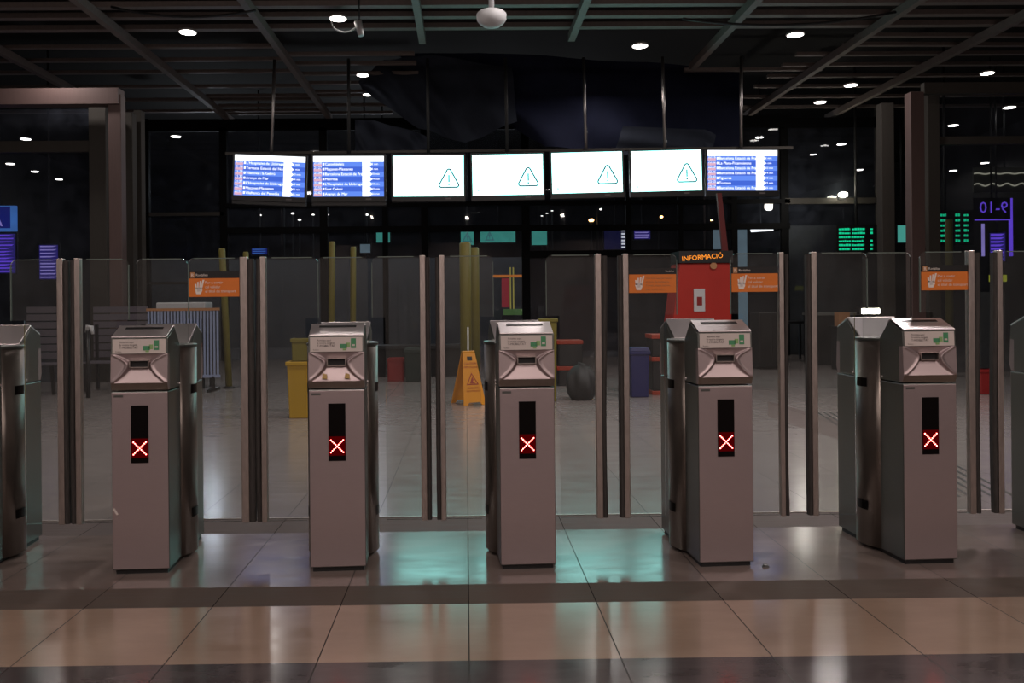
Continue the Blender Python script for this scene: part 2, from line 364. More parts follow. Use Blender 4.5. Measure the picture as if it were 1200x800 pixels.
bar(-60, 166, 110, 179, YP + .58, 'greyframe'); bar(1081, 97, 1300, 110, YP + .05, 'greyframe'); bar(1098, 160, 1300, 169, YP + .7, 'greyframe')
pane(-60, 128, 110, 430, YP + .6, 'facade', True); pane(1098, 112, 1300, 430, YP + .72, 'facade', True)

# ------------------------------------------------------------------ ticket gates
GL = .32      # half length
HW = .131
def build_gate():
    root = thing('ticket_gate', '', 'ticket gate')
    # lower cabinets, bulged middle
    MB().box(-HW + .012, HW - .012, -GL + .015, GL - .015, 0, .025, 'black').build('plinth', root)
    for sgn, nm in ((-1, 'front_cabinet'), (1, 'rear_cabinet')):
        y0, y1 = sorted((sgn * GL, sgn * .115))
        b = MB(); b.box(-HW, HW, y0, y1, .022, .858, 'steel_side')
        o = b.build(nm, root, bevel=.004)
        fp = MB(); yf = sgn * (GL + .0025); fp.box(-HW + .002, HW - .002, min(yf, sgn * (GL - .003)), max(yf, sgn * (GL - .003)), .026, .853, 'steel'); fp.build('face_plate', o, bevel=.002)
    mid = MB(); n = 12; L = [(HW + .046 * math.sin(math.pi * k / n) ** .8, -.118 + .236 * k / n) for k in range(n + 1)]
    prof = L + [(-x, y) for x, y in reversed(L)]
    mid.prism_z(prof, .022, 1.052, 'steel_mid'); mo = mid.build('middle_housing', root)
    for f in mo.data.polygons: f.use_smooth = abs(f.normal.z) < .5
    cp = MB(); cp.prism_z([(x * 1.02, y) for x, y in prof], 1.052, 1.066, 'steel_side'); cp.build('top_cover', mo, bevel=.003)
    for sgn in (-1, 1):
        for z0, z1 in ((.82, .865), (.2, .245)):
            w = MB()
            pts = [(sgn * (HW + .046 * math.sin(math.pi * k / 12) ** .8 + .0015), -.118 + .236 * k / 12) for k in range(3, 8)]
            for a, bq in zip(pts, pts[1:]): w.poly([(*a, z0), (*bq, z0), (*bq, z1), (*a, z1)], 'gloss')
            w.build('sensor_window', mo)
    # heads
    for sgn, nm in ((-1, 'reader_head'), (1, 'rear_head')):
        S = lambda y: sgn * -y          # profile is written for the near end (negative y)
        h = MB()
        prof = [(-.292, .864), (-.292, 1.03), (-.3205, 1.034), (-.316, 1.108), (-.205, 1.155), (-.118, 1.068), (-.116, .864)]
        if sgn > 0: prof = [(-y, z) for y, z in prof][::-1]
        h.prism_x(prof, -HW, HW, 'steel_side')
        ck = [(-.29, .864), (-.315, .864), (-.3285, .897), (-.3205, 1.036), (-.29, 1.036)]
        if sgn > 0: ck = [(-y, z) for y, z in ck][::-1]
        for x0, x1 in ((-HW, -HW + .004), (HW - .004, HW)): h.prism_x(ck, x0, x1, 'steel')
        ho = h.build(nm, root, bevel=.0015)
        # moulded face: bell-shaped channel that dives in towards the ticket slot
        def dish(u, v):
            x = (u - .5) * 2 * (HW - .001); z = .898 + v * (1.034 - .898); y = -.3295 + (z - .897) / (1.108 - .897) * .012
            zs = .985
            if z <= zs: t = (z - .898) / (zs - .898); w = .047 + .075 * (1 - t) ** 1.7; dep = .024 * t ** .8
            else: t = (z - zs) / (1.034 - zs); w = .047 + .075 * t ** 1.6; dep = .024 * (1 - t) ** .8
            e = (w + .007 - abs(x)) / .014; e = max(0, min(1, e)); e = e * e * (3 - 2 * e)
            lip = .006 * math.exp(-((abs(x) - w - .006) / .01) ** 2)
            edge = max(0, min(1, (HW - abs(x)) / .012))
            return (x, (y + dep * e - lip * edge * (1 if 0.02 < v < .98 else 0)) * (1 if sgn < 0 else -1), z)
        d = MB(); d.grid(dish, 70, 40, 'steel'); d.build('moulded_face', ho)
        yy = lambda a, b_: (a, b_) if sgn < 0 else (-b_, -a)
        d = MB(); d.prism_x([(sgn * -1 * y, z) for y, z in ((-.3155, .864), (-.3295, .898), (-.31, .898), (-.31, .864))], -HW + .001, HW - .001, 'steel_mid'); d.build('lower_lip', ho)  # darker steel paints in the shade of the downward-facing lip
        sl = MB(); a, b_ = yy(-.322, -.29); sl.box(-.041, .041, a + (.012 if sgn < 0 else 0), b_ - (.012 if sgn > 0 else 0), .973, 1.001, 'black')
        a, b_ = yy(-.326, -.3)
        for q in ((-.045, -.041, .97, 1.004), (.041, .045, .97, 1.004), (-.045, .045, 1.001, 1.005), (-.045, .045, .969, .973)): sl.box(q[0], q[1], a, b_, q[2], q[3], 'alu')
        sl.build('ticket_slot', ho)
        # sticker panel
        st = MB(); tilt = .012 / .211
        def P(x, z, off): return (x, (-.3285 + (z - .897) * tilt - off) * (1 if sgn < 0 else -1), z)
        st.hexa([P(-.122, 1.036, 0), P(.122, 1.036, 0), P(.122, 1.104, 0), P(-.122, 1.104, 0)], [P(-.122, 1.036, .003), P(.122, 1.036, .003), P(.122, 1.104, .003), P(-.122, 1.104, .003)], 'plate')
        so = st.build('instruction_sticker', ho)
        if sgn < 0:
            tx = MB()
            for z, t_, sz in ((1.086, 'Acosteu aquí', .0125), (1.073, 'la vostra targeta', .0125), (1.059, 'T-MOBILITAT', .0145)):
                tx.text(t_, sz, facing(-.09, -.3285 + (z - .897) * tilt - .0045, z), 'ink')
            tx.text('Rodalies', .008, facing(-.108, -.3285 + (1.044 - .897) * tilt - .0045, 1.043), 'ink')
            tx.build('lettering', so)
            ic = MB()
            for x0, x1, z0, z1, m in ((.068, .092, 1.052, 1.098, 'green'), (.018, .05, 1.051, 1.072, 'green'), (.046, .064, 1.056, 1.078, 'greenl'), (.03, .046, 1.042, 1.05, 'greenl'), (.073, .087, 1.062, 1.07, 'plate')):
                ic.hexa([P(x0, z0, .003), P(x1, z0, .003), P(x1, z1, .003), P(x0, z1, .003)], [P(x0, z0, .0045 + (.0006 if m == 'plate' else 0)), P(x1, z0, .0045 + (.0006 if m == 'plate' else 0)), P(x1, z1, .0045 + (.0006 if m == 'plate' else 0)), P(x0, z1, .0045 + (.0006 if m == 'plate' else 0))], m)
            ic.build('card_pictogram', so)
        # polished lid: short slope to the passenger, longer tapering slope to the middle
        ld = MB(); k = -sgn
        def Q(x, y, z): return (x, y * k, z)
        ld.hexa([Q(-.127, -.322, 1.11), Q(.127, -.322, 1.11), Q(.127, -.205, 1.160), Q(-.127, -.205, 1.160)], [Q(-.127, -.322, 1.116), Q(.127, -.322, 1.116), Q(.127, -.205, 1.166), Q(-.127, -.205, 1.166)], 'polish')
        lo = ld.build('lid', ho, bevel=.002)
        bk = MB(); bk.hexa([Q(-.131, -.205, 1.158), Q(.131, -.205, 1.158), Q(.113, -.108, 1.062), Q(-.113, -.108, 1.062)], [Q(-.131, -.203, 1.166), Q(.131, -.203, 1.166), Q(.113, -.104, 1.068), Q(-.113, -.104, 1.068)], 'polish')
        bk.build('sloping_back', ho, bevel=.002)
        a = Q(-.088, -.248, 1.1485); b_ = Q(.088, -.248, 1.1485); c_ = Q(.088, -.23, 1.156); d_ = Q(-.088, -.23, 1.156)
        up = Vector((0, 0, .0015))
        MB().hexa([a, b_, c_, d_], [tuple(Vector(v) + up) for v in (a, b_, c_, d_)], 'black').build('card_slot', lo)
        # lock on the flank
        for sx in (-1, 1):
            MB().tube([(sx * (HW - .002), k * -.14, .878), (sx * (HW + .006), k * -.14, .878)], .006, 'polish', 10).build('lock', ho)
    # LED window with a red cross
    lw = MB(); lw.box(-.04, .04, -GL - .0055, -GL + .01, .523, .793, 'gloss'); lo = lw.build('signal_window', root)
    gl = MB(); gl.poly([(-.038, -GL - .006, .548), (.038, -GL - .006, .548), (.038, -GL - .006, .638), (-.038, -GL - .006, .638)], 'ledglow'); gl.build('signal_diffuser', lo, solid=1)  # flat red glow painted in for the bloom around the cross
    cr_ = MB()
    for k in range(-4, 5):
        for sg in ((1, -1) if k else (1,)):
            x, z = k * .0072, .592 + sg * k * .0072
            cr_.lathe(0, 0, [(.0032, 0), (.0028, .0015), (.001, .002)], 'led', 8)
            for v in cr_.bm.verts[-24:] if False else list(cr_.bm.verts)[-24:]:
                v.co = Vector((x + v.co.x, -GL - .006 - v.co.z, z + v.co.y))
    cr_.build('red_cross', lo)
    ba = MB(); ba.box(-.118, -.075, -GL - .0035, -GL, .832, .842, 'steel_side'); ba.build('maker_plate', root)
    return root
proto = build_gate()
YG = 4.02 + GL
gates = [(-64 + 8, 'brushed steel ticket gate cut off by the left edge of the photo'),
         (164.5, 'brushed steel ticket gate with red cross, leftmost of those showing one, bench behind it'),
         (395.5, 'brushed steel ticket gate with red cross, yellow bin behind its left side'),
         (618.5, 'brushed steel ticket gate with red cross, just right of the yellow caution sign'),
         (851, 'brushed steel ticket gate with red cross, standing in front of the red machine'),
         (1090.5, 'brushed steel ticket gate with red cross and brightest lid, rightmost showing its cross'),
         (1325, 'steel ticket gate of which only a sliver shows at the right edge')]
gx = []
def fill(o, lab): o['label'] = lab
for i, (px, lab) in enumerate(gates):
    o = proto if i == 0 else copy_tree(proto)
    x = at(px, 560, 4.02).x; gx.append(x)
    rz = R(3.0)
    o.rotation_euler = (0, 0, rz); o.location = (x - GL * math.sin(rz), YG, 0)
    o['label'] = lab; o['group'] = 'row of ticket gates'

# ------------------------------------------------------------------ glass leaves between the gates
YD = YG + .02
ZG0, ZG1 = .155, 1.50
def rounded(x0, x1, z0, z1, r, which):
    pts = []
    for cx, cz, a0, k in ((x1 - r, z1 - r, 0, 'tr'), (x0 + r, z1 - r, 90, 'tl'), (x0 + r, z0 + r, 180, 'bl'), (x1 - r, z0 + r, 270, 'br')):
        if k in which: pts += [(cx + r * math.cos(R(a0 + 15 * j)), cz + r * math.sin(R(a0 + 15 * j))) for j in range(7)]
        else: pts.append({'tr': (x1, z1), 'tl': (x0, z1), 'bl': (x0, z0), 'br': (x1, z0)}[k])
    return pts
def pane_obj(x0, x1, z0, z1, name, parent, which, dy=0):
    g_ = MB(); pr = rounded(x0, x1, z0, z1, .03, which); g_.prism_y(pr, dy - .005, dy + .005, 'glass')
    o = g_.build(name, parent)
    return o
def edge_strip(x0, x1, z, parent, side=None, z0=0):
    e = MB(); e.box(x0 + .03, x1 - .03, -.0055, .0055, z - .0035, z + .001, 'edge')
    if side is not None: e.box(side - .0015, side + .0015, -.0055, .0055, z0, z - .03, 'edge')
    e.build('polished_edge', parent)
def hand(mb, x, y, z, h, m, cm):        # pictogram of an open hand holding a card
    k = h / 10.0
    mb.poly([(x + a * k, y, z + b_ * k) for a, b_ in ((1, 0), (4, 0), (5.2, 2.6), (4.6, 4.2), (1.0, 4.6), (.1, 3.4))], m)
    for a0, b0, a1, b1, w in ((1.0, 3.5, .6, 6.8, 1.1), (2.1, 4, 2.2, 8.2, 1.0), (3.4, 4, 3.9, 8.8, 1.0), (4.4, 3.5, 5.9, 9.6, 1.2)):
        mb.poly([(x + (a0 - w / 2) * k, y, z + b0 * k), (x + (a0 + w / 2) * k, y, z + b0 * k), (x + (a1 + w / 2) * k, y, z + b1 * k), (x + (a1 - w / 2) * k, y, z + b1 * k)], m)
    mb.poly([(x + a * k, y - .0004, z + b_ * k) for a, b_ in ((1.8, 1.6), (3.8, 1.9), (3.5, 4.6), (1.5, 4.3))], cm)
def notice(parent, x0, x1, y, away=False):
    z1, zm, z0 = 1.432, 1.397, 1.303; 
    if away: z1 = 1.428
    b_ = MB(); b_.box(x0, x1, y - .002, y, z0, zm, 'orange'); b_.box(x0, x1, y - .002, y, zm, z1, 'black')
    b_.box(x0 + .008, x0 + .03, y - .003, y - .001, zm + .003, z1 - .004, 'card') if not away else None
    b_.build('notice_sticker', parent)
    t = MB(); yl = y - .0034; w = x1 - x0
    hand(t, x0 + .03, yl, z0 + .014, .076, 'white', 'plate')
    if not away:
        t.text('Rodalies', .018, facing(x0 + .036, yl, zm + .011), 'white'); t.text('R', .024, facing(x0 + .012, yl, zm + .008), 'white')
        for k, s_ in enumerate(('Per a sortir', 'cal validar', 'el títol de transport')): t.text(s_, .0195, facing(x0 + .082, yl, z0 + .066 - k * .022), 'white')
    else:
        t.text('Rodalies', .013, facing(x1 - .055, yl, zm + .011), 'plate')
        for k, s_ in enumerate(('Para salir hay que validar', 'el título de transporte', 'To exit, please validate', 'your travel ticket')): t.text(s_, .0135, facing(x0 + .085, yl, z0 + .07 - k * .0185), 'card')
    return t
def D(px): return at(px, 450, YD).x
leaf_specs = [  # glass outer edge px, post outer px, post inner px (meeting edge), sign, label
    (14, 69, 82, None, 'clear glass leaf with worn metal edge, at the left frame edge beside the cut-off gate'),
    (152, 96, 84, None, 'clear glass leaf with worn metal edge, left of the leftmost red-cross gate'),
    (222, 283, 299, (222, 282), 'glass leaf bearing an orange notice, leftmost orange notice in the row'),
    (374, 313, 301, None, 'clear glass leaf in front of the yellow bin, left of the second red-cross gate'),
    (437, 493, 505, None, 'clear glass leaf with pinkish metal edge, right of the second red-cross gate'),
    (579, 522, 511, None, 'clear glass leaf in front of the yellow caution sign'),
    (641, 698, 711, None, 'clear glass leaf in front of the round dark waste bag'),
    (794, 737, 725, (737, 793), 'glass leaf with a faded orange notice of four small lines, left of the red machine'),
    (857, 913, 923, (853, 912), 'glass leaf with an orange notice directly right of the red machine'),
    (1017, 957, 945, None, 'clear glass leaf left of the rightmost red-cross gate, grey wall behind it'),
    (1079, 1134, 1147, (1075, 1134), 'glass leaf bearing an orange notice, rightmost orange notice in the row'),
    (1225, 1174, 1162, None, 'clear glass leaf at the right frame edge, red bin showing beside it')]
for po, pa, pb, sg, lab in leaf_specs:
    xo, xa_, xb = D(po), D(pa), D(pb)
    mid_ = (xo + xb) / 2; lf = thing('glass_gate_leaf', lab, 'glass gate leaf', (mid_, YD, 0), 0, 'glass leaves between the ticket gates')
    xo -= mid_; xa_ -= mid_; xb -= mid_; lo_, hi_ = sorted((xo, xa_))
    left = xo < xb
    g_ = MB(); pr = rounded(lo_, hi_, ZG0 + .004, ZG1, .03, 'tl' if left else 'tr'); nx = .066   # cut back below the bulge of the gate
    bot = ZG0 + .004; out = lo_ if left else hi_; inn = out + (nx if left else -nx)
    pr = [q for q in pr if not (abs(q[0] - out) < 1e-6 and abs(q[1] - bot) < 1e-6)]
    if left: k_ = next(j for j, q in enumerate(pr) if abs(q[1] - bot) < 1e-6); pr[k_:k_] = [(out, 1.19), (inn, 1.19), (inn, bot)]
    else: k_ = len(pr); pr[k_:k_] = [(inn, bot), (inn, 1.19), (out, 1.19)]
    g_.prism_y(pr, -.004, .004, 'glass'); gp = g_.build('glass_pane', lf)
    edge_strip(lo_, hi_, ZG1, gp, out, 1.19)
    w_ = abs(xb - xa_); m1 = xa_ + (xb - xa_) * .55
    a, b_ = sorted((xa_, m1)); MB().box(a, b_, -.018, .018, ZG0, ZG1 + .004, 'alu').build('edge_profile', lf, bevel=.003)
    a, b_ = sorted((m1, xb)); 
    rb = MB(); bow = random.uniform(-.006, .006)
    rb.grid(lambda u, v: (a + (b_ - a) * u + bow * math.sin(v * 5), -.014 - .008 * math.sin(math.pi * u), ZG0 + .004 + (ZG1 - ZG0 - .01) * v), 6, 24, 'rubber')
    rb.grid(lambda u, v: (b_ + (a - b_) * u + bow * math.sin(v * 5), .014 + .008 * math.sin(math.pi * u), ZG0 + .004 + (ZG1 - ZG0 - .01) * v), 6, 24, 'rubber')
    rb.grid(lambda u, v: ((b_ if xb > xa_ else a) + bow * math.sin(v * 5), -.014 + .028 * u, ZG0 + .004 + (ZG1 - ZG0 - .01) * v), 1, 24, 'rubber')
    rb.build('rubber_seal', lf)
    if sg:
        s0, s1 = D(sg[0]) - mid_, D(sg[1]) - mid_
        s0 = max(s0, lo_ + .004)
        t = notice(lf, s0, s1, -.006, away=po == 794)
        st = [c_ for c_ in lf.children if c_.name.startswith('notice')][0]
        t.build('lettering', st)
        if po == 794: st['label'] = 'faded orange notice with four lines of small pale text'
        else: st['label'] = 'orange notice with hand pictogram and black header'
# fixed panes that rise out of the middle of some gates
gate_objs = sorted([o for o in C.objects if o.name.startswith('ticket_gate') and o.parent is None], key=lambda o: o.location.x)
for i in (1, 2, 5):
    go = gate_objs[i]; gp = pane_obj(-.128, .128, 1.064, ZG1, 'centre_pane', go, 'tltr', .045); edge_strip(-.128, .128, ZG1, gp)
    [setattr(ch, 'location', (0, .045, 0)) for ch in gp.children]

# wear on single gates
b_ = MB(); b_.poly([(-.126, -GL - .0045, .31), (-.118, -GL - .0045, .315), (-.1, -GL - .0045, .285), (-.108, -GL - .0045, .28)], 'plate'); b_.build('tape_scrap', gate_objs[1], solid=1)
for x in (-.055, .05):
    b_ = MB(); b_.hexa([(x - .012, -.3345, .912), (x + .013, -.3345, .909), (x + .01, -.3335, .93), (x - .008, -.3335, .935)], [(x - .012, -.322, .912), (x + .013, -.322, .909), (x + .01, -.322, .93), (x - .008, -.322, .935)], 'sm'); b_.build('sticker_remnant', gate_objs[2])
# ------------------------------------------------------------------ information screens
YS = 15.0
scr_px = [(316, 206, 2.6), (408.5, 206.5, .3), (502, 206, 0), (595, 204.5, -.6), (688, 202, -1.0), (781, 200, -1.0), (870, 199.5, .5)]
rows = {0: ["L'Hospitalet de Llobregat", 'Terrassa Estació del Nord', 'Vilanova i la Geltrú', 'Arenys de Mar', "L'Hospitalet de Llobregat", 'Maçanet-Massanes', 'Vilafranca del Penedès'],
        1: ['Castelldefels', 'Maçanet-Massanes', 'Barcelona Estació de França', 'Manresa', "L'Hospitalet de Llobregat", 'Sant Celoni', 'Arenys de Mar'],
        6: ['Barcelona Estació de França', 'La Plana-Picamoixons', 'Barcelona Estació de França', 'Barcelona Estació de França', 'Figueres', 'Tortosa', 'Barcelona Estació de França']}
labs = ['hanging blue departures screen, leftmost of the row of seven', 'hanging blue departures screen, second from the left beside a white one', 'hanging white screen with warning triangle, directly right of the blue screens',
        'hanging white screen with warning triangle, centre of the row of seven', 'hanging white screen with warning triangle, third of the four white ones from the left', 'hanging white screen with warning triangle, next to the rightmost blue screen', 'hanging blue departures screen at the right end of the row']
W2, H2 = .62, .355
ZR = at(595, 177, YS).z
for i, (px, py, tilt) in enumerate(scr_px):
    p = at(px, py, YS); blue = i in rows
    t = thing('information_screen', labs[i], 'screen', p, 0, 'row of hanging information screens'); t.rotation_euler = (0, R(tilt - .0), 0)
    hs = MB(); hs.box(-W2 - .03, W2 + .03, .01, .09, -H2 - (.16 if i in (0, 1) else .1), H2 + .03, 'black'); hs.box(-W2 - .03, W2 + .03, -.012, .012, -H2 - .1, -H2 - .002, 'black')
    ho = hs.build('housing', t, bevel=.006)
    bz = MB()
    for q in ((-W2 - .03, -W2, -H2, H2 + .03), (W2, W2 + .03, -H2, H2 + .03), (-W2, W2, H2, H2 + .03)): bz.box(q[0], q[1], -.012, .012, q[2], q[3], 'black')
    bz.box(.3, .4, -.0135, -.012, -H2 - .06, -H2 - .035, 'ink'); bz.build('bezel', t)
    d = MB(); y = .004; e = MB(); k = -.001
    if blue:
        d.poly([(-W2, y, H2 - .1), (W2, y, H2 - .1), (W2, y, H2), (-W2, y, H2)], 'scrw')
        rh = (2 * H2 - .1) / 7
        for r_ in range(7):
            z1 = H2 - .1 - r_ * rh; d.poly([(-W2, y, z1 - rh), (W2, y, z1 - rh), (W2, y, z1), (-W2, y, z1)], 'blue2' if r_ % 2 == 0 else 'blue1')
            d.poly([(-W2 + .01, y - .002, z1 - rh * .92), (-W2 + .15, y - .002, z1 - rh * .92), (-W2 + .15, y - .002, z1 - rh * .45), (-W2 + .01, y - .002, z1 - rh * .45)], 'scrp')
            e.text('%02d:%02d' % (21 + (r_ + i) // 5, (7 * r_ + 11 * i + 9) % 60), .06, facing(-W2 + .015, k, z1 - rh * .45), 'scrw')
            e.poly([(-W2 + .165, k, z1 - rh * .7), (-W2 + .195, k, z1 - rh * .7), (-W2 + .195, k, z1 - rh * .25), (-W2 + .165, k, z1 - rh * .25)], 'scrw')
            e.text(rows[i][r_], .066, facing(-W2 + .205, k, z1 - rh * .72), 'scrw'); e.text(rows[i][r_], .066, facing(-W2 + .2055, k - .0005, z1 - rh * .73), 'scrw')
            xw = .24; e.poly([(xw, k, z1 - rh * .98), (xw + .13, k, z1 - rh * .98), (xw + .175, k, z1 - rh * .5), (xw + .13, k, z1 - rh * .02), (xw, k, z1 - rh * .02)], 'scrw')
            e.text('%d min' % (r_ * 4 + 2), .05, facing(xw + .165, k - .0005, z1 - rh * .65), 'scrw')
    else:
        d.poly([(-W2, y, -H2), (W2, y, -H2), (W2, y, H2), (-W2, y, H2)], 'scr')
        # warning triangle drawn as an outline with rounded corners
        cx, cz = .36, -.085; outer, inner = [], []
        for q in range(3):
            a0 = 90 + 120 * q
            for j in range(-4, 5):
                an = R(a0 + j * 15); 
                vx, vz = .155 * math.cos(R(a0)), .155 * math.sin(R(a0))
                outer.append((cx + vx + .05 * math.cos(an), cz + vz * 1.05 + .05 * math.sin(an))); inner.append((cx + vx + .024 * math.cos(an), cz + vz * 1.05 + .024 * math.sin(an)))
        n = len(outer)
        for j in range(n):
            a, b_ = j, (j + 1) % n; e.poly([(outer[a][0], k, outer[a][1]), (outer[b_][0], k, outer[b_][1]), (inner[b_][0], k, inner[b_][1]), (inner[a][0], k, inner[a][1])], 'icon')
        e.box(cx - .013, cx + .013, k - .001, k, cz - .03, cz + .1, 'icon'); e.box(cx - .015, cx + .015, k - .001, k, cz - .082, cz - .052, 'icon')
        for z, t_ in ((.19, 'Benvolgut client: servei interromput'), (.15, 'Consulteu els horaris'), (.04, 'Disculpeu les molèsties')): e.text(t_, .03, facing(-.52, k, z), 'iconl')
        e.poly([(-.54, k, -.29), (-.5, k, -.29), (-.51, k, -.25), (-.53, k, -.25)], 'iconl'); e.text('Rodalies', .035, facing(-.47, k, -.285), 'iconl')
    do = d.build('display', t, solid=1); e.build('lettering', do, solid=1)
    hp = MB(); hp.tube([(0, .06, ZB - p.z - .02), (0, .06, H2 + .02)], .028, 'pole' if i in (0, 4, 5, 6) else 'dgrey', 10); hp.build('hanger_pole', t)
l, r, b_, tp = rect(262, 176, 930, 179.5, YS); 
rl = MB().hexa([(at(262, 180, YS).x, YS + .1, at(262, 180, YS).z), (at(262, 180, YS).x, YS + .16, at(262, 180, YS).z), (at(262, 177, YS).x, YS + .16, at(262, 177, YS).z), (at(262, 177, YS).x, YS + .1, at(262, 177, YS).z)],
               [(at(932, 173, YS).x, YS + .1, at(932, 173, YS).z), (at(932, 173, YS).x, YS + .16, at(932, 173, YS).z), (at(932, 170, YS).x, YS + .16, at(932, 170, YS).z), (at(932, 170, YS).x, YS + .1, at(932, 170, YS).z)], 'greyframe').build('mounting_rail')
tag(rl, 'long thin grey rail running along the tops of the hanging screens', 'rail')

# ------------------------------------------------------------------ downlights
dl = [(220, 38, 1, 'ceiling downlight left of the tall beam, largest on the left side'), (396, 22, 1, 'ceiling downlight at the top edge above the second screen'), (750, 54, 1, 'ceiling downlight above the gap between the last two white screens'),
      (932, 41, 1, 'ceiling downlight above and right of the rightmost screen'), (425, 88, .85, 'ceiling downlight above the second screen, upper of two by the tarpaulin'), (431, 111, .7, 'ceiling downlight above the second screen, lower of two by the tarpaulin'),
      (997, 100, .95, 'ceiling downlight among right-hand slats, upper one of a pair'), (961, 120, .95, 'ceiling downlight among right-hand slats, lower one of a pair'), (1157, 86, .9, 'ceiling downlight above the brown right column, highest beyond it'),
      (1183, 126, 1, 'ceiling downlight under the right lintel near the frame edge'), (1117, 147, .9, 'ceiling downlight just right of the brown right column'), (890, 161, .8, 'small ceiling downlight directly above the rightmost screen'),
      (986, 169, .9, 'small downlight in the right upper window, topmost there'), (953, 181, .7, 'small downlight in the right upper window, left one'), (1007, 199, .9, 'small downlight in the right upper window, above the floodlight'),
      (1027, 218, .6, 'small downlight in the right upper window, beside the grey frame'), (1082, 188, .5, 'tiny downlight on the edge of the brown right column, upper'), (1085, 206, .9, 'tiny downlight on the edge of the brown right column, lower'),
      (1117, 200, .9, 'small downlight above the green departures board on the right'), (1154, 191, .95, 'small downlight above the wavy light panel'), (1151, 209, .8, 'small downlight upon the wavy light panel, left one'), (1187, 203, .8, 'small downlight upon the wavy light panel, right one'),
      (30, 163, 1, 'downlight behind left glass partition, highest of the group'), (12, 192, .95, 'downlight behind left glass partition, second highest at frame edge'), (41, 201, .9, 'downlight behind left glass partition, middle of the slanting row'),
      (69, 210, .9, 'downlight behind left glass partition, nearest the grey frame'), (23, 220, .8, 'downlight behind left glass partition, lowest bright one'), (206, 160, .95, 'lone downlight in the tall dark window left of the screens')]
for px, py, k, lab in dl:
    p = at_z(px, py, 5.6); r_ = .125 * k
    t = thing('ceiling_downlight', 'round white ' + lab, 'downlight', p, 0, 'ceiling downlights')
    MB().lathe(0, 0, [(r_ + .02, 0.0), (r_ + .02, .03), (r_ * .8, .05)], 'ring').build('housing', t); 
    MB().lathe(0, 0, [(r_ * .3, -.012), (r_, -.006), (r_, -.001)], 'lamp').build('lamp_disc', t)
# dome unit and tilted camera under the ceiling
p = at(576, 20, 9.6)
t = thing('ceiling_dome', 'white dome unit on a short stem hanging from the ceiling at top centre', 'dome', p)
MB().lathe(0, 0, [(.03, -.115), (.1, -.1), (.14, -.07), (.165, -.035), (.17, .03), (.14, .06), (.045, .075)], 'pbox').build('dome_body', t); MB().tube([(0, 0, .07), (0, 0, 1.4)], .032, 'pbox').build('stem', t); MB().lathe(0, 0, [(.05, 1.38), (.09, 1.4), (.09, 1.44)], 'pbox').build('ceiling_plate', t)
p = at(421, 33, 12.8); q = at(385, 33, 12.8)
t = thing('hanging_camera', 'small grey camera hung beside a cable loop above the second screen', 'camera', p)
MB().tube([(-.02, 0, .1), (.03, -.02, -.12)], [.06, .045], 'pbox').build('camera_body', t); MB().tube([(0, 0, .08), (0, 0, .7)], .012, 'dgrey', 6).build('bracket', t)
MB().tube([(-.02 + (-.2 - .2 * math.cos(a / 8 * math.pi)) , 0, .1 - .16 * math.sin(a / 8 * math.pi)) for a in range(9)], .012, 'pbox', 6).build('cable_loop', t)

# ------------------------------------------------------------------ tarpaulins hung under the ceiling
def tarp(name, label, outline_top, outline_bot, Y, m, folds, amp):
    def lerp(pts, u):
        f = u * (len(pts) - 1); k = min(int(f), len(pts) - 2); a, b_ = Vector(pts[k]), Vector(pts[k + 1]); return a.lerp(b_, f - k)
    def fn(u, v):
        q = lerp(outline_bot, u).lerp(lerp(outline_top, u), v); P_ = at(q.x, q.y, Y); P_.y += amp * math.sin(u * folds + v * 4) * (1 - v * .5) + .5 * amp * math.sin(v * 9 + u * folds * .4); return P_
    o = MB().grid(fn, 60, 24, m).build(name, solid=1); tag(o, label, 'tarpaulin'); return o
tarp('hanging_tarpaulin', 'large navy tarpaulin hanging behind the white screens from the ceiling', [(465, 64), (560, 62), (660, 68), (760, 72), (868, 84)], [(590, 140), (640, 172), (700, 176), (780, 176), (866, 178)], 17.0, 'tarp', 16, .12)
tarp('hanging_tarpaulin', 'pleated grey blue tarpaulin corner sagging to a point left of the navy one', [(420, 96), (450, 70), (500, 64), (600, 80)], [(424, 104), (490, 150), (545, 168), (606, 142)], 16.7, 'tarp2', 26, .08)
tarp('hanging_tarpaulin', 'gathered dark tarpaulin swag behind the first white screen', [(416, 140), (440, 142), (480, 152), (500, 160)], [(416, 176), (440, 180), (480, 182), (505, 184)], 16.4, 'tarp2', 22, .06)
tarp('hanging_tarpaulin', 'bluish tarpaulin strip behind the last white screen', [(730, 148), (780, 150), (825, 152), (838, 158)], [(720, 180), (780, 182), (825, 182), (834, 182)], 16.6, 'tarp2', 8, .06)

# ------------------------------------------------------------------ things standing in the hall
# folding caution sign
p = at_z(549, 473, 0)
t = thing('caution_sign', 'yellow folding wet floor caution sign standing open on the hall floor', 'caution sign', p, R(26))
h_ = .655
def side_panel(nm, sgn):
    b_ = MB()
    prof = [(-.155, 0), (-.1, 0), (-.075, .035), (.075, .035), (.1, 0), (.155, 0), (.085, h_), (-.085, h_)]
    hole = .0
    f = lambda x, z, o: (x, sgn * (.17 * (1 - z / h_) + .012) + o, z)
    b_.hexa([f(x, z, -.008) for x, z in prof], [f(x, z, .008) for x, z in prof], 'signy'); o = b_.build(nm, t, bevel=.004); return o
fr = side_panel('front_panel', -1); side_panel('rear_panel', 1)
MB().box(-.085, .085, -.024, .024, h_ - .02, h_ + .015, 'signy').build('hinge_cap', t, bevel=.006)
e = MB(); f = lambda x, z, o=-.0105: (x, -(.17 * (1 - z / h_) + .012) + o, z)
e.poly([f(-.035, .55), f(.035, .55), f(.035, .6), f(-.035, .6)], 'black')
tri = [(0, .4), (.085, .25), (-.085, .25)]; tri2 = [(0, .378), (.065, .262), (-.065, .262)]
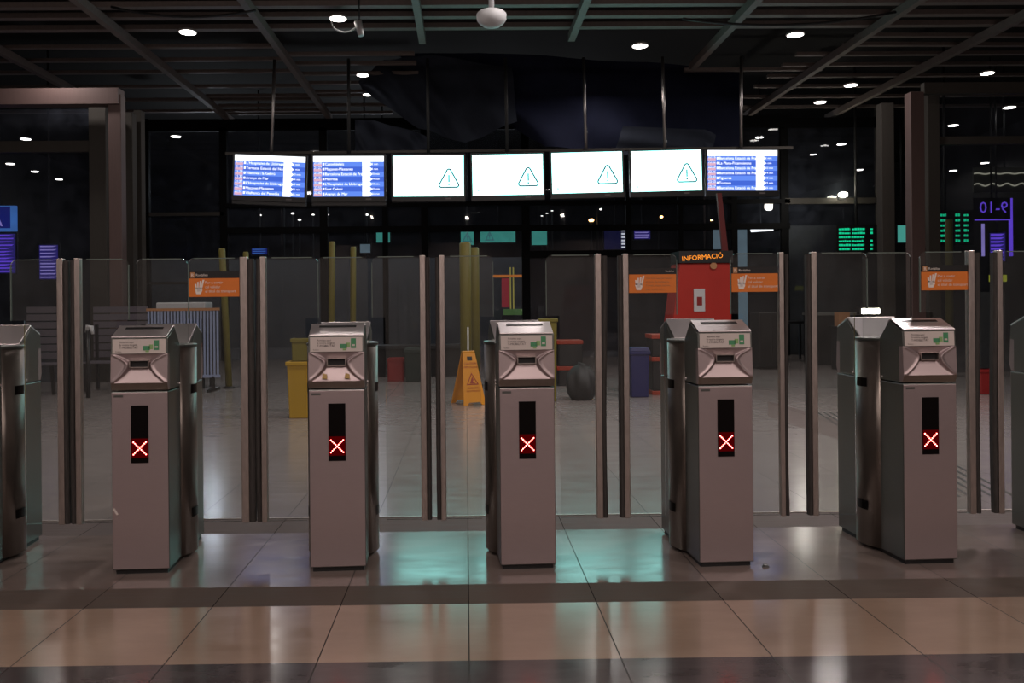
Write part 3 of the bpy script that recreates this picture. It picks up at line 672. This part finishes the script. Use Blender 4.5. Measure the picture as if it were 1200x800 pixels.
for j in range(3): a, b_ = j, (j + 1) % 3; e.poly([f(*tri[a]), f(*tri[b_]), f(*tri2[b_]), f(*tri2[a])], 'redor')
e.poly([f(-.006, .33), f(.014, .35), f(.02, .31), (f(.005, .29)), f(.04, .27), f(.03, .265), f(-.035, .268)], 'redor')
slope = math.atan2(.17, h_)
for z, s_, sz in ((.5, 'CAUTION', .04), (.455, 'WET FLOOR', .036), (.2, 'CUIDADO', .036), (.165, 'PISO MOJADO', .03)):
    wv = max(x for x, y_ in text_geo(s_)[0]) * sz
    e.text(s_, sz, Matrix.Translation(Vector(f(-wv / 2, z))) @ Matrix.Rotation(-slope, 4, 'X') @ Matrix(((1, 0, 0, 0), (0, 0, -1, 0), (0, 1, 0, 0), (0, 0, 0, 1))), 'redor')
e.build('lettering', fr, solid=1)
# yellow columns and posts
def post(name, label, top, bx, Y, r, m='olive', cap=True):
    a = at(top[0], top[1], Y); b_ = at(bx, 400, Y); b_.z = 0
    t = thing(name, label, 'post', b_, 0, 'yellow posts in the hall'); v = a - b_
    MB().tube([(0, 0, 0), v * .99, v], [r, r, r * .8], m, 14).build('shaft', t); MB().lathe(0, 0, [(r * 1.7, 0), (r * 1.7, .015), (r, .03)], 'dgrey').build('foot', t)
post('yellow_post', 'leaning olive yellow post behind the leftmost orange notice', (260, 291), 268, 13.2, .05)
post('yellow_post', 'short round topped olive post beside the leftmost metal edges', (288, 295), 290, 13.4, .045)
post('yellow_post', 'slim olive yellow post above the lid of the second red-cross gate, left of two', (389, 283), 388, 13.4, .05)
post('yellow_post', 'slim olive yellow post above the lid of the second red-cross gate, right of two', (414, 289), 413, 13.4, .045)
post('yellow_post', 'stout olive yellow post rising behind the caution sign', (545, 284), 546, 12.6, .085)
post('yellow_post', 'second stout olive post close behind the caution sign, right of its twin', (556, 290), 557, 13.1, .07)
# pole with mop leaning behind sign
p = at_z(549, 462, 0); t = thing('mop', 'thin white mop pole standing behind the caution sign', 'mop', p)
MB().tube([(0, 0, .06), (.0, 0, at(551, 383, p.y).z)], .012, 'pbox', 8).build('pole', t); MB().lathe(0, 0, [(.1, 0), (.09, .05), (.03, .1)], 'dgrey').build('mop_head', t)
# bins
def bin_(label, cx, base, w, h, m, Y, taper=.84, name='waste_bin', group=None, lid=False):
    p = at(cx, 400, Y); p.z = 0
    t = thing(name, label, 'bin', p, 0, group); b_ = MB(); hw = w / 2; dw = hw * .85
    q = lambda k, z: [(-k * hw, -k * dw, z), (k * hw, -k * dw, z), (k * hw, k * dw, z), (-k * hw, k * dw, z)]
    b_.hexa(q(taper, 0), q(1, h), m); b_.build('bin_body', t, bevel=.012)
    b_ = MB(); b_.hexa(q(1.12, h - .045), q(1.12, h), m); 
    if lid: b_.hexa(q(1.1, h), q(.9, h + .05), m)
    b_.build('rim', t, bevel=.008); return t
yb = at_z(349, 489, 0).y
bin_('bright yellow open bin standing left of the second red-cross gate', 351, 0, .25, at(350, 423, yb).z, 'yellow', yb)
bin_('taller olive bin directly behind the bright yellow one', 354, 0, .22, at(350, 396, yb + .6).z, 'olive', yb + .6)
bin_('olive bin peeking out from behind the gate by the caution sign', 642, 0, .22, at(642, 373, 11).z, 'olive', 11)
bin_('blue wheelie bin behind the faded orange notice leaf', 748, 0, .25, at(750, 411, 11.4).z, 'bluep', 11.4, .9, lid=True)
bin_('dark green bin beside the red crate in the hall', 484, 0, .27, at(484, 410, 14).z, 'dgreen', 14, .85, lid=True)
bin_('red bin glimpsed between the leaves at the right edge', 1153, 0, .2, at(1153, 432, 11.3).z, 'redc', 11.3, .95)
# red crate
p = at(464, 400, 14.2); p.z = 0; t = thing('crate', 'low red crate beside the dark green bin', 'crate', p); zt = at(464, 419, 14.2).z
b_ = MB(); 
for q in ((-.13, -.115, -.15, .15), (.115, .13, -.15, .15), (-.115, .115, -.15, -.135), (-.115, .115, .135, .15)): b_.box(*q, 0.02, zt, 'redc')
b_.box(-.13, .13, -.15, .15, 0, .02, 'redc'); b_.build('shell', t, bevel=.006); MB().box(-.142, .142, -.162, .162, zt - .05, zt - .02, 'redc').build('rim', t)
# dark counter top over the bins
p = at(470, 400, 15.2); p.z = 0; t = thing('counter', 'long low dark counter behind the red crate', 'counter', p); zt = at(470, 404, 15.2).z
MB().box(-.5, 1.25, -.3, .3, zt - .06, zt, 'dgrey').build('counter_top', t); MB().box(-.45, 1.2, -.25, .25, 0, zt - .06, 'black').build('base_cabinet', t)
# lumpy bag
p = at_z(682, 468, 0); t = thing('waste_bag', 'round dark waste bag slumped on the floor behind glass', 'bag', p)
def bag(u, v):
    a = u * 2 * math.pi; z = v; rr = .21 * (math.sin(math.pi * min(1, v * .86 + .12)) ** .55) * (1 + .07 * math.sin(a * 5 + v * 6) + .05 * math.sin(a * 9)); return (rr * math.cos(a), rr * math.sin(a), .46 * v)
MB().grid(bag, 40, 16, 'dgrey').build('sack', t); MB().tube([(0, 0, .4), (.01, 0, .44), (.02, 0, .47)], [.1, .06, .075], 'dgrey').build('tied_neck', t)
# stacked black boxes with red-orange edges
def box_stack(cx, w, levels, Y, label, grp):
    for k, (yt, yb_) in enumerate(levels):
        p = at(cx, 400, Y); z1 = at(cx, yt, Y).z; z0 = max(0, at(cx, yb_, Y).z) if k < len(levels) - 1 else 0
        t = thing('storage_box', label[k], 'storage box', (p.x, p.y, z0), 0, grp); hh = z1 - z0
        MB().box(-w / 2, w / 2, -.2, .2, 0, hh - .06, 'black').build('box_body', t, bevel=.01); MB().box(-w / 2 - .012, w / 2 + .012, -.212, .212, hh - .06, hh, 'redor').build('box_lid', t, bevel=.008)
box_stack(666, .38, [(398, 428), (428, 460)], 13.2, ['black storage box with red-orange lid, upper of the stack by the dark doorway', 'black storage box with red-orange lid, lower of the stack by the dark doorway'], 'boxes near the doorway')
box_stack(775, .34, [(391, 417), (417, 456), (456, 470)], 11.8, ['black box with red-orange lid, top of the stack below the red machine', 'black box with red-orange lid, middle of the stack below the red machine', 'black box with red-orange lid, bottom of the stack below the red machine'], 'boxes under the red machine')
# red machine
YR = 12.6
pm = at(822, 400, YR); pm.z = 0
t = thing('red_machine', 'tall bright red machine with amber lit header behind the fourth red-cross gate', 'vending machine', pm)
zt = at(822, 308, YR).z; lx = at(797, 320, YR).x - pm.x; rx = at(857, 320, YR).x - pm.x; blx = at(782, 410, YR).x - pm.x
MB().prism_y([(blx - .05, 0), (rx, 0), (rx, zt), (lx, zt)], 0, .55, 'red').build('cabinet', t, bevel=.015)
hd = MB(); zh = at(822, 294, YR).z; hd.box(lx - .02, rx + .02, -.03, .5, zt, zh, 'black'); ho = hd.build('header', t)
tx = MB(); tx.text('INFORMACIÓ', .1, facing(lx + .02, -.034, zt + .03) @ Matrix.Rotation(R(4), 4, 'Z'), 'amber'); tx.build('lettering', ho, solid=1)
pl = MB(); a = at(815, 365, YR - .1); b_ = at(828, 338, YR - .1); pl.box(a.x - pm.x, b_.x - pm.x, -.02, .0, a.z, b_.z, 'pbox'); po_ = pl.build('coin_plate', t, bevel=.004)
MB().box(a.x - pm.x + .045, b_.x - pm.x - .045, -.026, -.018, a.z + .09, b_.z - .12, 'redc').build('button', po_)
q = at(838, 311, YR - .1); MB().tube([(q.x - pm.x, .01, q.z), (q.x - pm.x, -.03, q.z)], .05, 'card', 14).build('lock', t)
a = at(845, 225, YR); b_ = at(855, 303, YR); MB().hexa([(a.x - pm.x - .03, .1, a.z), (a.x - pm.x + .04, .1, a.z), (a.x - pm.x + .04, .16, a.z), (a.x - pm.x - .03, .16, a.z)], [(b_.x - pm.x - .06, .1, zt), (b_.x - pm.x + .03, .1, zt), (b_.x - pm.x + .03, .16, zt), (b_.x - pm.x - .06, .16, zt)], 'mast').build('mast', t)
# benches on the left
def bench(label, x0, x1, Y):
    a = at(x0, 400, Y).x; b_ = at(x1, 400, Y).x; w = b_ - a
    t = thing('metal_bench', label, 'bench', ((a + b_) / 2, Y, 0), 0, 'slatted benches'); bk = MB()
    zt = at(x0, 358, Y).z
    for k in range(7): bk.box(-w / 2, w / 2, .28, .3, .5 + k * (zt - .5) / 7, .5 + (k + .82) * (zt - .5) / 7, 'bench')
    bk.build('backrest', t); st = MB()
    for k in range(5): st.box(-w / 2, w / 2, -.2 + k * .09, -.125 + k * .09, .43, .45, 'bench')
    st.build('seat', t)
    for x in (-w / 2 + .06, w / 2 - .06):
        MB().prism_x([(-.2, .43), (-.16, .43), (-.1, .0), (-.14, 0)], x - .02, x + .02, 'black').build('leg', t); MB().prism_x([(.24, 1.0), (.31, 1.0), (.31, 0), (.26, 0)], x - .02, x + .02, 'black').build('leg', t)
bench('grey slatted metal bench behind the left frame edge glass', 20, 72, 12.6); bench('grey slatted metal bench just left of the leftmost red-cross gate', 100, 165, 12.9)
p = at(103, 400, 12.0); p.z = 0; t = thing('bollard', 'slim black bollard with a white curved cap by the bench', 'bollard', p); zt = at(103, 383, 12).z
MB().tube([(0, 0, 0), (0, 0, zt - .05)], .03, 'black').build('shaft', t); MB().tube([(-.02, 0, zt - .08), (.0, 0, zt + .01), (.05, 0, zt), (.07, 0, zt - .1)], [.02, .035, .035, .02], 'pbox').build('cap', t)
# barred crowd barrier on the left
YC = 12.8; a = at(172, 380, YC); b_ = at(257, 354, YC); cx = (a.x + b_.x) / 2
t = thing('crowd_barrier', 'blue white barred barrier behind the leftmost red-cross gate', 'barrier', (cx, YC, 0)); w = b_.x - a.x
M['barb'] = mat('pale_blue_bars', (.3, .36, .55), .5)
MB().box(-w / 2, w / 2, -.02, .02, 1.2, 1.24, 'card').build('top_rail', t); MB().box(-w / 2, w / 2, -.02, .02, .2, .24, 'barb').build('bottom_rail', t)
bb = MB(); n = 22
for k in range(n): x = -w / 2 + .03 + k * (w - .06) / (n - 1); bb.box(x - .013, x + .013, -.012, .012, .22, 1.2, 'barb')
bb.build('bars', t)
for x in (-w / 2 + .1, w / 2 - .1): MB().box(x - .03, x + .03, -.25, .25, 0, .04, 'black').build('foot', t); 
for x in (-w / 2 + .1, w / 2 - .1): MB().box(x - .02, x + .02, -.02, .02, .03, .22, 'black').build('leg', t)
YC2 = 13.4; a = at(188, 356, YC2); b_ = at(245, 352, YC2); t = thing('paper_stack', 'pale bundle of papers on a trolley above the barred barrier', 'paper bundle', ((a.x + b_.x) / 2, YC2, 0)); w = b_.x - a.x
MB().box(-w / 2, w / 2, -.2, .2, 1.22, 1.33, 'pbox').build('papers', t, bevel=.02); MB().box(-w / 2, w / 2, -.25, .25, 1.17, 1.22, 'dgrey').build('trolley_tray', t)
for x in (-w / 2 + .04, w / 2 - .04):
    for y in (-.2, .2): MB().box(x - .02, x + .02, y - .02, y + .02, 0, 1.17, 'dgrey').build('leg', t)
# counter and box by the grey wall on the right
YK = 17; a = at(950, 400, YK); b_ = at(1024, 400, YK); zt = at(985, 366, YK).z
t = thing('service_counter', 'dark grey service counter standing against the grey wall', 'counter', ((a.x + b_.x) / 2, YK, 0)); w = b_.x - a.x
MB().box(-w / 2, w / 2, -.35, .35, 0, zt - .05, 'dgrey').build('counter_body', t, bevel=.01); MB().box(-w / 2 - .02, w / 2 + .02, -.37, .37, zt - .05, zt, 'gwall').build('counter_top', t)
YO = 15.6; pa = at(987, 400, YO); za = at(987, 382, YO).z; zb = at(987, 366, YO).z
t = thing('cardboard_box', 'small orange brown cardboard box on a plinth left of the rightmost gate', 'cardboard box', (pa.x, YO, za)); MB().box(-.1, .1, -.1, .1, 0, zb - za, 'card').build('carton', t, bevel=.005); MB().box(-.1, -.002, -.1, .1, zb - za, zb - za + .004, 'card').build('flap', t); MB().box(.002, .1, -.1, .1, zb - za, zb - za + .004, 'card').build('flap', t)
t = thing('plinth_stand', 'dark square plinth carrying the small cardboard box', 'plinth', (pa.x, YO, 0)); MB().box(-.14, .14, -.14, .14, 0, za - .03, 'dgrey').build('pedestal', t); MB().box(-.17, .17, -.17, .17, za - .03, za, 'dgrey').build('slab', t)
# dark table with chair in the gap right of the red machine
YT = 18.4; a = at(922, 400, YT); zt = at(930, 376, YT).z
t = thing('side_table', 'black side table seen in the gap between two metal leaf edges', 'table', (a.x + .12, YT, 0)); MB().box(-.25, .3, -.3, .3, zt - .05, zt, 'black').build('table_top', t)
for x in (-.22, .27):
    for y in (-.26, .26): MB().box(x - .02, x + .02, y - .02, y + .02, 0, zt - .05, 'black').build('leg', t)
YT = 16; a = at(884, 400, YT).x; b_ = at(914, 400, YT).x; zt = at(900, 366, YT).z
t = thing('low_cabinet', 'dark low cabinet below the orange notice right of the red machine', 'cabinet', ((a + b_) / 2, YT, 0)); w = b_ - a
MB().box(-w / 2, w / 2, -.25, .25, .05, zt, 'dgrey').build('cabinet_body', t, bevel=.01); MB().box(-w / 2 + .02, -.01, -.262, -.25, .1, zt - .05, 'black').build('door', t); MB().box(.01, w / 2 - .02, -.262, -.25, .1, zt - .05, 'black').build('door', t); MB().box(-w / 2 + .03, w / 2 - .03, -.2, .2, 0, .05, 'black').build('plinth', t)
# bright lamp added behind the rightmost gate in place of a reflection
YL = 11.5; p = at(1019, 364, YL); zt = p.z
t = thing('work_lamp', 'bright small work lamp on a stand behind the rightmost red-cross gate', 'lamp', (p.x, YL, 0))
MB().tube([(0, 0, .02), (0, 0, zt - .04)], .02, 'black').build('pole', t); MB().lathe(0, 0, [(.18, 0), (.17, .02), (.03, .03)], 'black').build('base', t); MB().box(-.15, .15, -.03, .06, zt - .05, zt + .05, 'black').build('lamp_housing', t); MB().box(-.12, .12, -.036, -.03, zt - .04, zt + .03, 'flood').build('lamp_face', t)

# ------------------------------------------------------------------ lights, signs and modelled reflections beyond the glass
def monitor(label, x0, y0, x1, y1, Y, face, name='monitor', lines=None, lm=None, tri=False, group=None, stand=True):
    l, r, b_, tp = rect(x0, y0, x1, y1, Y); w, h = r - l, tp - b_
    t = thing(name, label, 'monitor', ((l + r) / 2, Y, b_), 0, group)
    MB().box(-w / 2 - .03, w / 2 + .03, .005, .07, -.03, h + .03, 'black').build('housing', t)
    d = MB(); d.poly([(-w / 2, 0, 0), (w / 2, 0, 0), (w / 2, 0, h), (-w / 2, 0, h)], face); do = d.build('display', t, solid=1)
    e = MB(); any_ = False
    if lines:
        n, fill_ = lines; any_ = True
        for k in range(n):
            z1 = h * (1 - (k + .25) / n); e.poly([(-w * .45, -.004, z1 - h * fill_ / n), (-w * .45 + w * random.uniform(.55, .9), -.004, z1 - h * fill_ / n), (-w * .45 + w * .9, -.004, z1), (-w * .45, -.004, z1)], lm)
    if tri:
        any_ = True; cx, cz, s_ = tri if isinstance(tri, tuple) else (0, h * .5, h * .38)
        P3 = [(cx, cz + s_), (cx + s_ * .95, cz - s_ * .8), (cx - s_ * .95, cz - s_ * .8)]; Q3 = [(cx + (x - cx) * .72, cz + (z - cz) * .72 - .006) for x, z in P3]
        for j in range(3): a, b2 = j, (j + 1) % 3; e.poly([(P3[a][0], -.004, P3[a][1]), (P3[b2][0], -.004, P3[b2][1]), (Q3[b2][0], -.004, Q3[b2][1]), (Q3[a][0], -.004, Q3[a][1])], 'icon')
        e.box(cx - .014, cx + .014, -.005, -.003, cz - .02, cz + s_ * .4, 'icon'); e.box(cx - .014, cx + .014, -.005, -.003, cz - s_ * .4, cz - s_ * .25, 'icon')
    if any_: e.build('lettering', do, solid=1)
    MB().tube([(0, .04, h + .02), (0, .04, ZT - b_)], .02, 'dgrey', 8).build('hanger', t)
    return t
monitor('teal glowing monitor below the first white screen', 441, 270, 457, 284, 22.5, 'teal')  # teal panels up to the thick mullion: screen reflections built as glowing objects
monitor('small teal monitor with half a warning triangle above the stout post', 540, 270, 555, 287, 22.5, 'teal', tri=True)
monitor('wide teal monitor with warning triangle left of the thick mullion', 563, 269, 604, 284, 22.5, 'teal', tri=(-.22, .16, .13))
monitor('teal monitor right of the thick mullion', 623, 270, 641, 287, 22.5, 'teal')
monitor('pale blue small monitor above the slim olive posts', 422, 286, 434, 296, 21.5, 'pale')
monitor('thin bright blue striped monitor beside the short olive post', 295, 291, 313, 298, 21.5, 'bluesign', lines=(3, .4), lm='bluerim')
monitor('teal monitor between the two right-hand columns', 1052, 264, 1063, 284, 22, 'teal')
monitor('dark violet monitor with faint lines left of the doorway', 743, 268, 762, 280, 22.5, 'purpled', lines=(4, .4), lm='purplel')
mt_ = monitor('dark monitor with a column of white marks above the doorway', 708, 268, 734, 292, 22.5, 'navy', lines=None)
e = MB(); 
for k in range(6): e.box(.16, .26, -.012, -.002, .03 + k * .088, .075 + k * .088, 'dots')
e.build('status_lights', [c_ for c_ in mt_.children if c_.name.startswith('display')][0])
# blue sign and violet screens behind the left partition
l, r, b_, tp = rect(-30, 241, 18, 271, 17); t = thing('blue_sign', 'blue lit platform sign cut off by the left frame edge', 'sign', ((l + r) / 2, 17, b_)); w, h = r - l, tp - b_
MB().box(-w / 2, w / 2, 0, .08, 0, h, 'bluerim').build('sign_rim', t); d = MB(); d.box(-w / 2 + .05, w / 2 - .1, -.01, 0, .06, h - .02, 'bluesign'); do = d.build('sign_face', t)
MB().text('VIA', .42, facing(w / 2 - .12 - 1.0, -.014, .1), 'purplel').text('A', .42, facing(w / 2 - .52, -.016, .1), 'purplel').build('lettering', do, solid=1); MB().tube([(0, .04, h), (0, .04, ZT - b_)], .02, 'dgrey', 8).build('hanger', t)
monitor('violet striped departures screen under the blue sign at the left edge', -20, 274, 18, 320, 17.5, 'purpled', lines=(12, .4), lm='purple')
monitor('violet striped screen in a grey frame behind the left partition', 46, 287, 68, 327, 18, 'purpled', lines=(10, .35), lm='purplel')
# glowing coloured stand added in place of a reflection in the window
YQ = 21; a0 = at(594, 400, YQ); t = thing('display_stand', 'colourful lit stand with red panel and yellow bars through window right of the stout posts', 'display stand', (a0.x, YQ, 0))  # added stand in place of the reflection
def qq(x0, y0, x1, y1): l, r, b_, tp = rect(x0, y0, x1, y1, YQ); return l - a0.x, r - a0.x, b_, tp
M['gl1'] = emat('dim_red_glow', (.6, .06, .08), .35); M['gl2'] = emat('dim_yellow_glow', (.6, .5, .12), .45); M['gl3'] = emat('dim_green_glow', (.25, .5, .15), .2); M['gl4'] = emat('dim_orange_glow', (1, .3, .06), .45)
l, r, b_, tp = qq(588, 326, 597, 360); MB().box(l, r, 0, .05, b_, tp, 'gl1').build('red_panel', t)
for x0, x1 in ((597.5, 599), (601, 602.5)): l, r, b_, tp = qq(x0, 313, x1, 362); MB().box(l, r, 0, .05, b_, tp, 'gl2').build('yellow_bar', t)
l, r, b_, tp = qq(577, 322, 612, 325); MB().box(l, r, -.04, -.01, b_, tp, 'gl4').build('orange_strip', t)
l, r, b_, tp = qq(590, 362, 612, 369); MB().box(l, r, 0, .06, b_, tp, 'gl3').build('green_base_light', t)
l, r, b2, tp = qq(588, 369, 612, 380); MB().box(l, r, -.03, .1, 0, tp, 'dgrey').build('pedestal', t)
# glowing green boards added in place of departures board reflections
def reflected_board(label, x0, y0, x1, y1, Y, cols, nrow):
    l, r, b_, tp = rect(x0, y0, x1, y1, Y); w, h = r - l, tp - b_
    t = thing('departures_board', label, 'departures board', ((l + r) / 2, Y, b_)); MB().box(-w / 2 - .05, w / 2 + .05, 0, .1, -.05, h + .05, 'black').build('housing', t); e = MB()
    for k in range(nrow):
        z1 = h * (1 - k / nrow)
        for c0, c1 in cols:
            if random.random() < .12: continue
            x = -w / 2 + w * c0; xe = -w / 2 + w * (c1 - random.uniform(0, .12) * (c1 - c0))
            while x < xe:
                dx = random.uniform(.03, .07); hh = h / nrow * random.uniform(.4, .55); e.poly([(x, -.004, z1 - h / nrow * .75), (min(x + dx, xe), -.004, z1 - h / nrow * .75), (min(x + dx, xe), -.004, z1 - h / nrow * .75 + hh), (x, -.004, z1 - h / nrow * .75 + hh)], 'ledgreen'); x += dx + .008
    e.build('led_lettering', t, solid=1); MB().tube([(0, .05, h), (0, .05, ZT - b_)], .03, 'dgrey', 8).build('hanger', t)
reflected_board('green lit departures board left of the right grey column', 983, 266, 1026, 294, 19.6, ((0, .34), (.36, .72), (.86, .93)), 6)
reflected_board('green lit departures board right of the brown column', 1080, 249, 1138, 285, 18, ((0, .3), (.38, .5), (.68, .78), (.85, .95)), 6)
post('yellow_post', 'pale olive post in front of the right-hand green departures board', (1112, 257), 1113, 16.5, .07)
# mirrored numbers and violet strips, added in place of reflections in the dark glass
YN = 19.0
p = at(1163, 243, YN); t = thing('platform_sign', 'violet neon platform number sign reading reversed at right', 'sign', p); MB().box(-.42, .42, .02, .06, -.26, .22, 'black').build('sign_plate', t)
MB().text('9-10', .36, facing_away(.36, .0, -.12), 'purple').build('lettering', t, solid=1); MB().tube([(0, .04, .2), (0, .04, ZT - p.z)], .02, 'dgrey', 8).build('hanger', t)
for k, (x0, y0, x1, y1) in enumerate(((1151, 262, 1154, 300), (1183, 232, 1187, 300), (1143, 255, 1186, 258))):
    card('hanging_neon_strip', ['violet vertical light strip left of the violet monitor', 'tall violet vertical light strip nearest the right frame edge', 'violet horizontal light strip under the reversed platform numbers'][k], 'light strip', x0, y0, x1, y1, YN + .1 + .08 * k, 'purple' if k else 'purplel')
monitor('violet glowing text monitor under the reversed platform numbers', 1160, 273, 1178, 306, 19.3, 'purpled', lines=(8, .5), lm='purple')  # screen reflection in the dark glass, built as a glowing panel
l, r, b_, tp = rect(1141, 196, 1215, 225, 19.5); t = thing('wavy_light_panel', 'grey panel with two wavy light lines above the violet sign', 'panel', ((l + r) / 2, 19.5, b_)); w, h = r - l, tp - b_
MB().box(-w / 2, w / 2, 0, .05, 0, h, 'panel').build('panel_board', t)
for z0, am in ((h * .75, .012), (h * .3, .03)): MB().tube([(-w / 2 + w * k / 30, -.02, z0 + am * math.sin(k * .9)) for k in range(31)], .016, 'wave', 6).build('light_strip', t)
MB().tube([(0, .03, h), (0, .03, ZT - b_)], .02, 'dgrey', 8).build('hanger', t)
card('white_board', 'pale grey notice board behind the rightmost metal leaf edges', 'notice board', 1149, 342, 1178, 376, 15.5, 'gwall', floor=True); 
card('yellow_lamp_sign', 'small yellow green lit sign above the pale notice board', 'sign', 1160, 322, 1180, 330, 15.4, emat('yellow_green_glow', (.55, .55, .05), .5))
# street lamps and small lights outside
def street(label, px, py, r_, Y, m='streetl', arm=0, pole=True):
    p = at(px, py, Y); t = thing('street_lamp', label, 'street lamp', (p.x, Y, 0), 0, 'lamps outside the windows')
    MB().lathe(0, 0, [(r_ * .5, p.z - r_ * .5), (r_, p.z), (r_ * .5, p.z + r_ * .5)], m, 12).build('lamp_head', t)
    MB().tube([(arm, 0, 0), (arm, 0, p.z - .05), (arm * .3, 0, p.z + r_ * .6), (0, 0, p.z + r_ * .6)], .03, 'dgrey', 6).build('lamp_post', t)
street('orange street lamp with strong glow below the fifth screen', 693, 258, .1, 30)
street('pale street lamp on a bent post just above the glowing orange one', 704, 245, .045, 30, 'lamp', -.12)
street('warm street lamp below the last white screen', 775, 254, .07, 30, 'streetl', -.1)
street('small orange street lamp left of the red mast', 834, 258, .05, 30)
street('tiny white lamp below the blue screen at the left end', 305, 252, .05, 28, 'lampdim')
for k, (x, y) in enumerate(((333, 239), (343, 250), (351, 257.5))): street('small white lamp of the slanting trio under the leftmost screens', x, y, .06, 28, 'lampdim')
for k, (x, y) in enumerate(((367, 251.5), (384, 251.5))): street(['small white lamp just left of the mullion under the second screen', 'small white lamp just right of the mullion under the second screen'][k], x, y, .05, 28, 'lampdim')
street('lone small white lamp under the right end of the second screen', 430, 251.5, .06, 28, 'lampdim')
for k, (x, y) in enumerate(((635, 253), (641, 250), (647, 247))): street('tiny white lamp of the rising trio under the fourth screen', x, y, .04, 28, 'lampdim')
p = at(988, 228, 19.7); t = thing('floodlight', 'very bright floodlight on the window rail at right', 'floodlight', p); MB().lathe(0, 0, [(.04, -.06), (.1, -.03), (.1, .03), (.04, .06)], 'flood', 14).build('lamp_glass', t); MB().box(-.1, .1, .02, .08, -.12, -.06, 'black').build('bracket', t)
p = at(893, 269, 21); t = thing('tube_lamp', 'white fluorescent tube lamp behind the window right of the red machine', 'tube lamp', p); MB().tube([(-.27, 0, -.015), (.27, 0, .015)], .045, 'tube', 10).build('tube', t); MB().box(-.3, .3, .05, .1, -.02, .05, 'dgrey').build('batten', t); MB().tube([(0, .08, .04), (0, .08, ZT - p.z)], .015, 'dgrey', 6).build('hanger', t)
# a scrap of litter on the floor
p = at_z(897, 664, 0); o = MB().hexa([(-.02, -.01, 0), (.015, -.012, 0), (.022, .01, 0), (-.012, .012, 0)], [(-.012, -.006, .012), (.01, -.008, .008), (.012, .006, .012), (-.006, .008, .014)], 'black').build('litter_scrap', loc=p); tag(o, 'tiny black scrap of litter on the floor right of the fourth red-cross gate', 'litter')

# ------------------------------------------------------------------ light
for x, y, e_ in ((-4.5, 0.0, 60), (0.2, -.8, 70), (4.5, 0.0, 65), (-1.5, -4, 95), (3, -5, 95), (-6, -4, 80), (7, -4, 80), (0, -7.5, 90), (-7, -7.5, 70), (7, -7.5, 70)):  # unseen overhead lights on the camera side
    light('hall_lamp', 'AREA', (x, y, 5.4), e_, (1, .83, .76), .5, (x, y + .8, 0))
light('hall_lamp', 'AREA', (5.5, 8.2, 5.4), 230, (1, .9, .88), 1.1, (3.2, 5.3, 0))  # added light that brightens the lid of the rightmost red-cross gate
light('hall_lamp', 'AREA', (-1.5, 8.2, 5.4), 60, (1, .88, .82), .7, (-1, 5.5, 0))  # added light for the highlight on the second red-cross gate's lid
for x, y, e_ in ((-5.5, 8.6, 62), (1.2, 8.6, 40), (3, 9.5, 28), (-1, 13, 24), (6, 14, 34), (-6.5, 13.5, 26), (3, 13.5, 20), (-4, 17, 24), (2.5, 16, 16)):  # lights added to brighten the hall floor, apart from the modelled downlights
    light('hall_lamp', 'AREA', (x, y, 5.4), e_, (1, .9, .86), .9 if y < 12 else .24, (x, y, 0))
for x in (-7, -2.5, 2): light('hall_lamp', 'POINT', (x, 23.5, 4.5), 70, (.85, .92, 1), .15)  # lights added to brighten the walls beyond the facade
light('hall_lamp', 'POINT', (7.5, 19.0, 3.6), 25, (1, .95, .85), .1)
w = bpy.data.worlds.new('night'); bpy.context.scene.world = w; w.use_nodes = True
bg = w.node_tree.nodes['Background']; bg.inputs[0].default_value = (.5, .55, .75, 1); bg.inputs[1].default_value = .008

sc = bpy.context.scene
sc.view_settings.view_transform = 'Standard'; sc.view_settings.look = 'None'; sc.view_settings.exposure = 0
sc.cycles.use_denoising = True; sc.cycles.max_bounces = 8; sc.cycles.transparent_max_bounces = 24; sc.cycles.glossy_bounces = 4
sc.cycles.sample_clamp_indirect = 4; sc.cycles.caustics_reflective = True
